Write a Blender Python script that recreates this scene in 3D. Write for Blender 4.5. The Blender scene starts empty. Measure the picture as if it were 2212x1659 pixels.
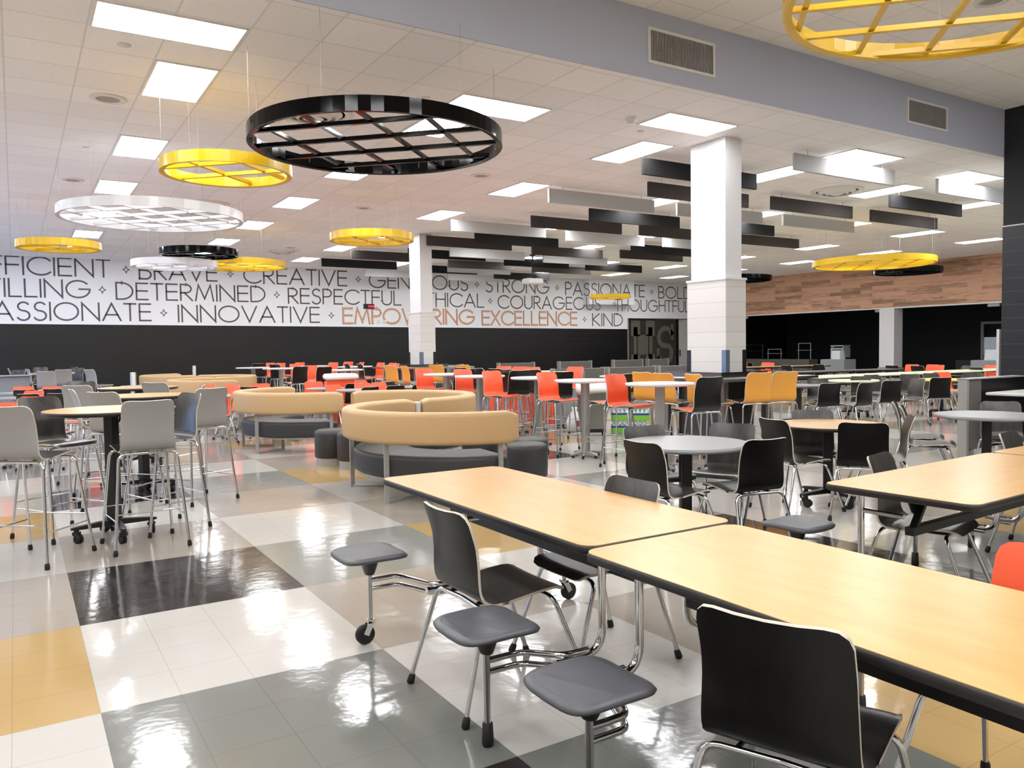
import bpy, math, random
from mathutils import Vector, Matrix
PI = math.pi
SC = bpy.context.scene
COL = SC.collection
# ------------------------------------------------------------------ camera
EYE = 1.4516
cd = bpy.data.cameras.new('camera'); cam = bpy.data.objects.new('camera', cd); COL.objects.link(cam)
cd.sensor_fit = 'HORIZONTAL'; cd.sensor_width = 36.0; cd.lens = 27.898; cd.clip_end = 120
r_ = Vector((0.84744774, -0.53068169, -0.01446602)); u_ = Vector((0.03643578, 0.03095631, 0.99885642)); f_ = Vector((0.529627, 0.8470057, -0.04556965))
cam.matrix_world = Matrix(((r_.x, u_.x, -f_.x, 0), (r_.y, u_.y, -f_.y, 0), (r_.z, u_.z, -f_.z, EYE), (0, 0, 0, 1)))
SC.camera = cam
# ------------------------------------------------------------------ world, exposure
w = bpy.data.worlds.new('daylight'); SC.world = w; w.use_nodes = True
bg = w.node_tree.nodes['Background']; bg.inputs[0].default_value = (0.38, 0.55, 1.0, 1); bg.inputs[1].default_value = 2.2
SC.view_settings.view_transform = 'Standard'; SC.view_settings.look = 'None'
SC.view_settings.exposure = 0.88; SC.view_settings.gamma = 1.0; SC.view_settings.use_curve_mapping = False
PANEL = 14.0          # brightness of the ceiling light diffusers
SC.cycles.use_denoising = True
SC.cycles.max_bounces = 8; SC.cycles.diffuse_bounces = 4; SC.cycles.glossy_bounces = 4
SC.cycles.sample_clamp_indirect = 6.0
# ------------------------------------------------------------------ materials
def lin(c):
    return tuple((v/12.92 if v <= 0.04045 else ((v+0.055)/1.055)**2.4) for v in (x/255.0 for x in c))
class N:
    def __init__(s, name):
        s.m = bpy.data.materials.new(name); s.m.use_nodes = True; s.t = s.m.node_tree; s.b = s.t.nodes['Principled BSDF']
    def n(s, typ, **kw):
        x = s.t.nodes.new(typ)
        for k, v in kw.items():
            if k in x.inputs: x.inputs[k].default_value = v
            else: setattr(x, k, v)
        return x
    def l(s, a, b): s.t.links.new(a, b)
def mat(name, rgb, rough=0.5, metal=0.0, spec=0.5, bump=0.0, bscale=200.0, vary=0.0, vscale=6.0, coat=0.0, emit=0.0):
    k = N(name); b = k.b; c = lin(rgb)
    b.inputs['Base Color'].default_value = (*c, 1); b.inputs['Roughness'].default_value = rough
    b.inputs['Metallic'].default_value = metal; b.inputs['Specular IOR Level'].default_value = spec
    b.inputs['Coat Weight'].default_value = coat
    if emit: b.inputs['Emission Color'].default_value = (*c, 1); b.inputs['Emission Strength'].default_value = emit
    if bump or vary:
        tc = k.n('ShaderNodeTexCoord')
    if vary:
        nz = k.n('ShaderNodeTexNoise', Scale=vscale, Detail=5.0); k.l(tc.outputs['Object'], nz.inputs['Vector'])
        mx = k.n('ShaderNodeMix', data_type='RGBA'); mx.inputs['A'].default_value = (*[v*(1-vary) for v in c], 1); mx.inputs['B'].default_value = (*[min(1, v*(1+vary)) for v in c], 1)
        k.l(nz.outputs['Fac'], mx.inputs['Factor']); k.l(mx.outputs['Result'], b.inputs['Base Color'])
    if bump:
        nb = k.n('ShaderNodeTexNoise', Scale=bscale, Detail=3.0); k.l(tc.outputs['Object'], nb.inputs['Vector'])
        bp = k.n('ShaderNodeBump', Strength=bump, Distance=0.004); k.l(nb.outputs['Fac'], bp.inputs['Height']); k.l(bp.outputs['Normal'], b.inputs['Normal'])
    return k.m
def grain_mat(name, c1, c2, rough, stretch=(1, 14, 14), scale=3.0, spec=0.5, coat=0.0):
    k = N(name); tc = k.n('ShaderNodeTexCoord'); mp = k.n('ShaderNodeMapping'); mp.inputs['Scale'].default_value = stretch
    k.l(tc.outputs['Object'], mp.inputs['Vector'])
    nz = k.n('ShaderNodeTexNoise', Scale=scale, Detail=8.0, Roughness=0.65, Distortion=0.6); k.l(mp.outputs['Vector'], nz.inputs['Vector'])
    rp = k.n('ShaderNodeValToRGB'); rp.color_ramp.elements[0].color = (*lin(c1), 1); rp.color_ramp.elements[1].color = (*lin(c2), 1)
    rp.color_ramp.elements[0].position = 0.3; rp.color_ramp.elements[1].position = 0.7
    k.l(nz.outputs['Fac'], rp.inputs['Fac']); k.l(rp.outputs['Color'], k.b.inputs['Base Color'])
    k.b.inputs['Roughness'].default_value = rough; k.b.inputs['Specular IOR Level'].default_value = spec; k.b.inputs['Coat Weight'].default_value = coat
    return k.m
def floor_mat(name, rgb, vary=0.10, rough=0.11):
    k = N(name); c = lin(rgb); tc = k.n('ShaderNodeTexCoord')
    nz = k.n('ShaderNodeTexNoise', Scale=2.2, Detail=6.0, Roughness=0.7); k.l(tc.outputs['Object'], nz.inputs['Vector'])
    sp = k.n('ShaderNodeTexNoise', Scale=160.0, Detail=2.0); k.l(tc.outputs['Object'], sp.inputs['Vector'])
    ad = k.n('ShaderNodeMath', operation='ADD'); k.l(nz.outputs['Fac'], ad.inputs[0]); k.l(sp.outputs['Fac'], ad.inputs[1])
    hf = k.n('ShaderNodeMath', operation='MULTIPLY'); hf.inputs[1].default_value = 0.5; k.l(ad.outputs[0], hf.inputs[0])
    mx = k.n('ShaderNodeMix', data_type='RGBA'); mx.inputs['A'].default_value = (*[v*(1-vary) for v in c], 1); mx.inputs['B'].default_value = (*[min(1, v*(1+vary)) for v in c], 1)
    k.l(hf.outputs[0], mx.inputs['Factor'])
    # hairline joints of the one-foot tiles
    br = k.n('ShaderNodeTexBrick', offset=0.0, squash=1.0); br.inputs['Scale'].default_value = 1.0; br.inputs['Mortar Size'].default_value = 0.0016; br.inputs['Brick Width'].default_value = 0.3048; br.inputs['Row Height'].default_value = 0.3048; br.inputs['Mortar Smooth'].default_value = 0.3
    mp = k.n('ShaderNodeMapping'); mp.inputs['Location'].default_value = (-FX, -FY, 0); k.l(tc.outputs['Object'], mp.inputs['Vector']); k.l(mp.outputs['Vector'], br.inputs['Vector'])
    dk = k.n('ShaderNodeMix', data_type='RGBA'); dk.inputs['B'].default_value = (*[v*0.72 for v in c], 1)
    k.l(mx.outputs['Result'], dk.inputs['A']); k.l(br.outputs['Fac'], dk.inputs['Factor']); k.l(dk.outputs['Result'], k.b.inputs['Base Color'])
    # uneven wax: long ripples plus orange peel
    w1 = k.n('ShaderNodeTexNoise', Scale=9.0, Detail=2.0); k.l(tc.outputs['Object'], w1.inputs['Vector'])
    w2 = k.n('ShaderNodeTexNoise', Scale=42.0, Detail=2.0); k.l(tc.outputs['Object'], w2.inputs['Vector'])
    b1 = k.n('ShaderNodeBump', Strength=0.2, Distance=0.006); k.l(w1.outputs['Fac'], b1.inputs['Height'])
    b2 = k.n('ShaderNodeBump', Strength=0.10, Distance=0.002); k.l(w2.outputs['Fac'], b2.inputs['Height']); k.l(b1.outputs['Normal'], b2.inputs['Normal'])
    k.l(b2.outputs['Normal'], k.b.inputs['Normal']); k.b.inputs['Roughness'].default_value = rough; k.b.inputs['Specular IOR Level'].default_value = 0.5
    return k.m
FX, FY, CELL = 0.2425, 4.7775, 1.2192      # origin and size of the coloured floor squares
FLOORM = {'w': floor_mat('floor_white', (190, 186, 180)), 't': floor_mat('floor_taupe', (160, 151, 142)), 'g': floor_mat('floor_grey', (138, 139, 134)),
          'o': floor_mat('floor_ochre', (180, 150, 102)), 'k': floor_mat('floor_black', (44, 40, 39), 0.3), 'l': floor_mat('floor_light_taupe', (178, 172, 164)), 'd': floor_mat('floor_dark_grey', (116, 117, 112))}
def ceiling_mat(name, ox, oy, rgb=(243, 239, 236)):
    k = N(name); c = lin(rgb); tc = k.n('ShaderNodeTexCoord'); mp = k.n('ShaderNodeMapping'); mp.inputs['Location'].default_value = (-ox, -oy, 0); k.l(tc.outputs['Object'], mp.inputs['Vector'])
    br = k.n('ShaderNodeTexBrick', offset=0.0, squash=1.0); br.inputs['Scale'].default_value = 1.0; br.inputs['Mortar Size'].default_value = 0.009; br.inputs['Brick Width'].default_value = 0.6096; br.inputs['Row Height'].default_value = 0.6056
    br.inputs['Color1'].default_value = (*c, 1); br.inputs['Color2'].default_value = (*[v*0.93 for v in c], 1); br.inputs['Mortar'].default_value = (*[v*0.78 for v in c], 1); br.inputs['Mortar Smooth'].default_value = 0.15
    k.l(mp.outputs['Vector'], br.inputs['Vector'])
    nz = k.n('ShaderNodeTexNoise', Scale=55.0, Detail=4.0); k.l(tc.outputs['Object'], nz.inputs['Vector'])
    rp = k.n('ShaderNodeMapRange'); rp.inputs['To Min'].default_value = 0.88; rp.inputs['To Max'].default_value = 1.06; k.l(nz.outputs['Fac'], rp.inputs['Value'])
    mx = k.n('ShaderNodeVectorMath', operation='SCALE'); k.l(br.outputs['Color'], mx.inputs[0]); k.l(rp.outputs['Result'], mx.inputs['Scale'])
    k.l(mx.outputs['Vector'], k.b.inputs['Base Color']); k.b.inputs['Roughness'].default_value = 0.9
    bp = k.n('ShaderNodeBump', Strength=0.35, Distance=0.004); k.l(nz.outputs['Fac'], bp.inputs['Height']); k.l(bp.outputs['Normal'], k.b.inputs['Normal'])
    return k.m
def block_mat(name, rgb, joint, axis, bw=0.406, bh=0.203, rough=0.45, jw=0.006):
    k = N(name); c = lin(rgb); tc = k.n('ShaderNodeTexCoord'); sx = k.n('ShaderNodeSeparateXYZ'); k.l(tc.outputs['Object'], sx.inputs[0])
    cx = k.n('ShaderNodeCombineXYZ'); k.l(sx.outputs[axis], cx.inputs['X']); k.l(sx.outputs['Z'], cx.inputs['Y'])
    br = k.n('ShaderNodeTexBrick', offset=0.5); br.inputs['Scale'].default_value = 1.0; br.inputs['Mortar Size'].default_value = jw; br.inputs['Brick Width'].default_value = bw; br.inputs['Row Height'].default_value = bh
    br.inputs['Color1'].default_value = (*c, 1); br.inputs['Color2'].default_value = (*[v*0.94 for v in c], 1); br.inputs['Mortar'].default_value = (*lin(joint), 1)
    k.l(cx.outputs[0], br.inputs['Vector']); k.l(br.outputs['Color'], k.b.inputs['Base Color']); k.b.inputs['Roughness'].default_value = rough
    bp = k.n('ShaderNodeBump', Strength=0.5, Distance=0.004, invert=True); k.l(br.outputs['Fac'], bp.inputs['Height']); k.l(bp.outputs['Normal'], k.b.inputs['Normal'])
    return k.m
def plank_mat(name):
    k = N(name); tc = k.n('ShaderNodeTexCoord'); sx = k.n('ShaderNodeSeparateXYZ'); k.l(tc.outputs['Object'], sx.inputs[0])
    cx = k.n('ShaderNodeCombineXYZ'); k.l(sx.outputs['Y'], cx.inputs['X']); k.l(sx.outputs['Z'], cx.inputs['Y'])
    br = k.n('ShaderNodeTexBrick', offset=0.37, offset_frequency=2); br.inputs['Scale'].default_value = 1.0; br.inputs['Mortar Size'].default_value = 0.002; br.inputs['Brick Width'].default_value = 1.3; br.inputs['Row Height'].default_value = 0.13
    br.inputs['Color1'].default_value = (0, 0, 0, 1); br.inputs['Color2'].default_value = (1, 1, 1, 1); br.inputs['Mortar'].default_value = (0.3, 0.3, 0.3, 1)
    k.l(cx.outputs[0], br.inputs['Vector'])
    mp = k.n('ShaderNodeMapping'); mp.inputs['Scale'].default_value = (1, 1.2, 16); k.l(tc.outputs['Object'], mp.inputs['Vector'])
    nz = k.n('ShaderNodeTexNoise', Scale=1.6, Detail=7.0, Roughness=0.6, Distortion=0.8); k.l(mp.outputs['Vector'], nz.inputs['Vector'])
    nl = k.n('ShaderNodeTexNoise', Scale=0.5, Detail=3.0); k.l(tc.outputs['Object'], nl.inputs['Vector'])
    a = k.n('ShaderNodeMath', operation='MULTIPLY_ADD'); k.l(br.outputs['Color'], a.inputs[0]); a.inputs[1].default_value = 0.45; k.l(nz.outputs['Fac'], a.inputs[2])
    a2 = k.n('ShaderNodeMath', operation='MULTIPLY_ADD'); k.l(nl.outputs['Fac'], a2.inputs[0]); a2.inputs[1].default_value = 0.5; k.l(a.outputs[0], a2.inputs[2])
    rp = k.n('ShaderNodeValToRGB'); e = rp.color_ramp.elements; e[0].position = 0.45; e[0].color = (*lin((104, 78, 52)), 1); e[1].position = 1.35; e[1].color = (*lin((205, 158, 128)), 1)
    m = e.new(0.8); m.color = (*lin((158, 120, 92)), 1)
    sc = k.n('ShaderNodeMath', operation='MULTIPLY'); sc.inputs[1].default_value = 0.95; k.l(a2.outputs[0], sc.inputs[0]); k.l(sc.outputs[0], rp.inputs['Fac']); k.l(rp.outputs['Color'], k.b.inputs['Base Color'])
    k.b.inputs['Roughness'].default_value = 0.55
    return k.m
M = dict(
 ceil_low=ceiling_mat('ceiling_tile', 0.62, 7.69), ceil_high=ceiling_mat('ceiling_tile_upper', 0.2, 6.1, (243, 236, 226)),
 white_wall=mat('painted_white_wall', (230, 230, 232), 0.6), black_wall=block_mat('black_glazed_block', (3, 3, 4), (8, 8, 9), 'X', 0.6, 0.2, 0.4),
 dark_wall=block_mat('dark_block_wall', (17, 17, 20), (56, 57, 60), 'Y', 1.2, 0.2, 0.42, 0.004), soffit=mat('blue_grey_paint', (178, 182, 198), 0.7), plain_wall=mat('warm_grey_wall', (188, 186, 182), 0.7),
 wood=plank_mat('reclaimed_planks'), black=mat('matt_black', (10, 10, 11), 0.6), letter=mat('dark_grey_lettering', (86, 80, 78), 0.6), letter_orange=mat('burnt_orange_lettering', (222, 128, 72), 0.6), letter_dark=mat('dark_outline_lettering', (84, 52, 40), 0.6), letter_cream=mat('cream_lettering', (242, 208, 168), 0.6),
 chrome=mat('chrome', (205, 205, 205), 0.09, 1.0), steel=mat('brushed_steel', (176, 174, 170), 0.3, 1.0), grey_metal=mat('grey_painted_metal', (168, 166, 162), 0.38, 0.4), dark_steel=mat('dark_stainless', (112, 106, 102), 0.22, 1.0),
 black_metal=mat('black_powdercoat', (14, 14, 15), 0.4), rubber=mat('black_rubber', (16, 15, 15), 0.6), black_lac=mat('black_gloss_enamel', (4, 4, 5), 0.08, 0.0, 0.14), yellow=mat('yellow_enamel', (220, 178, 20), 0.25), white_lac=mat('white_enamel', (228, 228, 230), 0.2),
 tag=mat('silver_label', (205, 205, 205), 0.4), wire=mat('steel_wire', (150, 150, 150), 0.4, 0.6), white_plastic=mat('white_plastic', (220, 217, 212), 0.45), grey_grille=mat('speaker_grille', (158, 150, 142), 0.7),
 maple=grain_mat('maple_laminate', (192, 148, 88), (207, 165, 104), 0.3, (2, 9, 9), 1.7), black_edge=mat('black_table_edge', (32, 28, 25), 0.5, bump=0.1), seat_grey=mat('grey_moulded_plastic', (78, 78, 83), 0.42, bump=0.05, bscale=600),
 grey_lam=mat('grey_laminate', (146, 148, 150), 0.34, vary=0.05), white_lam=mat('white_laminate', (214, 213, 211), 0.3), lime_lam=mat('pale_lime_laminate', (226, 234, 200), 0.3), yel_lam=mat('yellow_laminate', (246, 214, 108), 0.3), char_lam=mat('charcoal_laminate', (92, 90, 92), 0.35),
 sh_black=grain_mat('black_stained_ply', (4, 3, 3), (17, 14, 13), 0.36, (14, 14, 1.5), 2.0, 0.3), sh_char=grain_mat('charcoal_stained_ply', (38, 35, 33), (68, 64, 61), 0.30, (14, 14, 1.5), 2.0, 0.55), sh_red=mat('red_orange_laminate', (238, 92, 52), 0.35), sh_orange=mat('amber_laminate', (244, 172, 72), 0.4, vary=0.03), sh_grey=mat('pale_grey_laminate', (152, 149, 146), 0.42), ply=grain_mat('ply_edge', (176, 166, 152), (206, 196, 182), 0.5, (3, 3, 60), 4.0), sh_jet=mat('jet_black_laminate', (12, 11, 11), 0.34),
 tan=mat('tan_vinyl', (192, 158, 112), 0.5, bump=0.05, bscale=300), grey_vinyl=mat('charcoal_vinyl', (50, 49, 50), 0.5, bump=0.06, bscale=300), felt_black=mat('black_felt', (14, 13, 14), 0.9), felt_char=mat('charcoal_felt', (58, 52, 50), 0.9, bump=0.3, bscale=300), felt_grey=mat('grey_felt', (178, 178, 178), 0.75, bump=0.2, bscale=300),
 booth_grey=mat('grey_booth_vinyl', (96, 92, 88), 0.6), panel_grey=mat('grey_panel', (128, 130, 134), 0.5), trash=mat('grey_green_bin', (120, 124, 118), 0.6), bag=mat('white_bin_liner', (236, 236, 234), 0.45, bump=0.6, bscale=30), bag_red=mat('red_bag_print', (176, 70, 60), 0.5),
 block_white_x=block_mat('white_block_x', (214, 211, 207), (190, 187, 182), 'X', 3.0, 0.203, 0.5, 0.004), block_white_y=block_mat('white_block_y', (214, 211, 207), (190, 187, 182), 'Y', 3.0, 0.203, 0.5, 0.004), pillar_paint=mat('white_pillar_paint', (216, 214, 214), 0.6), guard_blue=mat('steel_corner_guard', (112, 130, 152), 0.35, 0.5),
 green_wrap=mat('green_label', (128, 196, 60), 0.4), blue_wrap=mat('blue_label', (40, 66, 140), 0.4), clear_wrap=mat('clear_bottle_plastic', (200, 216, 218), 0.15), red_led=mat('red_led', (255, 30, 60), 0.5, emit=4.0), glass_dark=mat('smoked_glass', (62, 60, 55), 0.12), hs_fill=mat('grey_etched_letter', (98, 95, 84), 0.3), dim_white=mat('dim_white_enamel', (190, 196, 200), 0.5),
)
def emis(name, rgb, s):
    k = N(name); k.b.inputs['Base Color'].default_value = (0.8, 0.8, 0.8, 1); k.b.inputs['Emission Color'].default_value = (*rgb, 1); k.b.inputs['Emission Strength'].default_value = s; return k.m
M['panel'] = emis('light_diffuser', (0.965, 0.985, 1.0), PANEL); M['lit'] = emis('lit_kitchen_window', (0.75, 0.9, 1.0), 0.10)
def glass(name, tint=(0.9, 0.95, 0.97)):
    k = N(name); k.b.inputs['Base Color'].default_value = (*tint, 1); k.b.inputs['Transmission Weight'].default_value = 1.0; k.b.inputs['Roughness'].default_value = 0.0; k.b.inputs['IOR'].default_value = 1.05; return k.m
# small settled offsets of tables and bins
SHIFT = {'nearest round maple bar table on black casters among grey stools': (0.0, 0.0, 40), 'second round maple bar table, behind the nearest one': (-0.078, 0.021, 0), 'third round maple bar table, with its edge behind the second': (0.209, 0.063, 0), 'third nearest white round bar table in the row between sofas and pillar': (0.03, -0.11, 0), 'fourth nearest white round bar table in the row between sofas and pillar': (-0.201, 0.005, 0), 'far white high table behind the red stools': (-0.304, -0.271, 0), 'far white high table left of the far pillar counter': (-0.026, 0.217, 0), 'white high table beside the red stools at the far pillar': (-0.01, 0.017, 0), 'grey round table with four black chairs beside the maple lunch table': (0.0, 0.0, 40), 'maple round table with black casters between the pillar and lunch table': (0.0, 0.0, 20), 'grey round table at the right picture edge before the dark booth': (-0.053, -0.169, 0), 'pale lime round table on black casters in the right background': (-0.085, 0.406, 0), 'yellow round table beside the dark booth end': (0.184, -0.193, 0), 'dark grey round table behind the orange stools': (-0.19, 0.157, 0), 'low grey table left of the tan sofas among red chairs': (-0.117, -0.026, 0), 'low grey table nearest the sofa in the row of red chairs': (-0.268, 0.002, 140), 'low grey table under the white bin liner row': (-0.195, -0.124, 0), 'low grey table behind the sofa end near the far pillar': (0.203, -0.06, 0), 'low grey table in the second row left of the sofas': (0.0, 0.0, 20), 'low grey table in the nearest left row of red chairs': (0.0, 0.0, 30), 'low grey table in the second left row of red chairs': (-0.024, -0.069, 0), 'low grey table in the third left row of red chairs': (-0.018, -0.022, 0), 'low grey table in the farthest left row of red chairs': (-0.038, -0.014, 0), 'far red bin with folded white liner behind the tan sofas': (0.057, -0.024, 0)}

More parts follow.
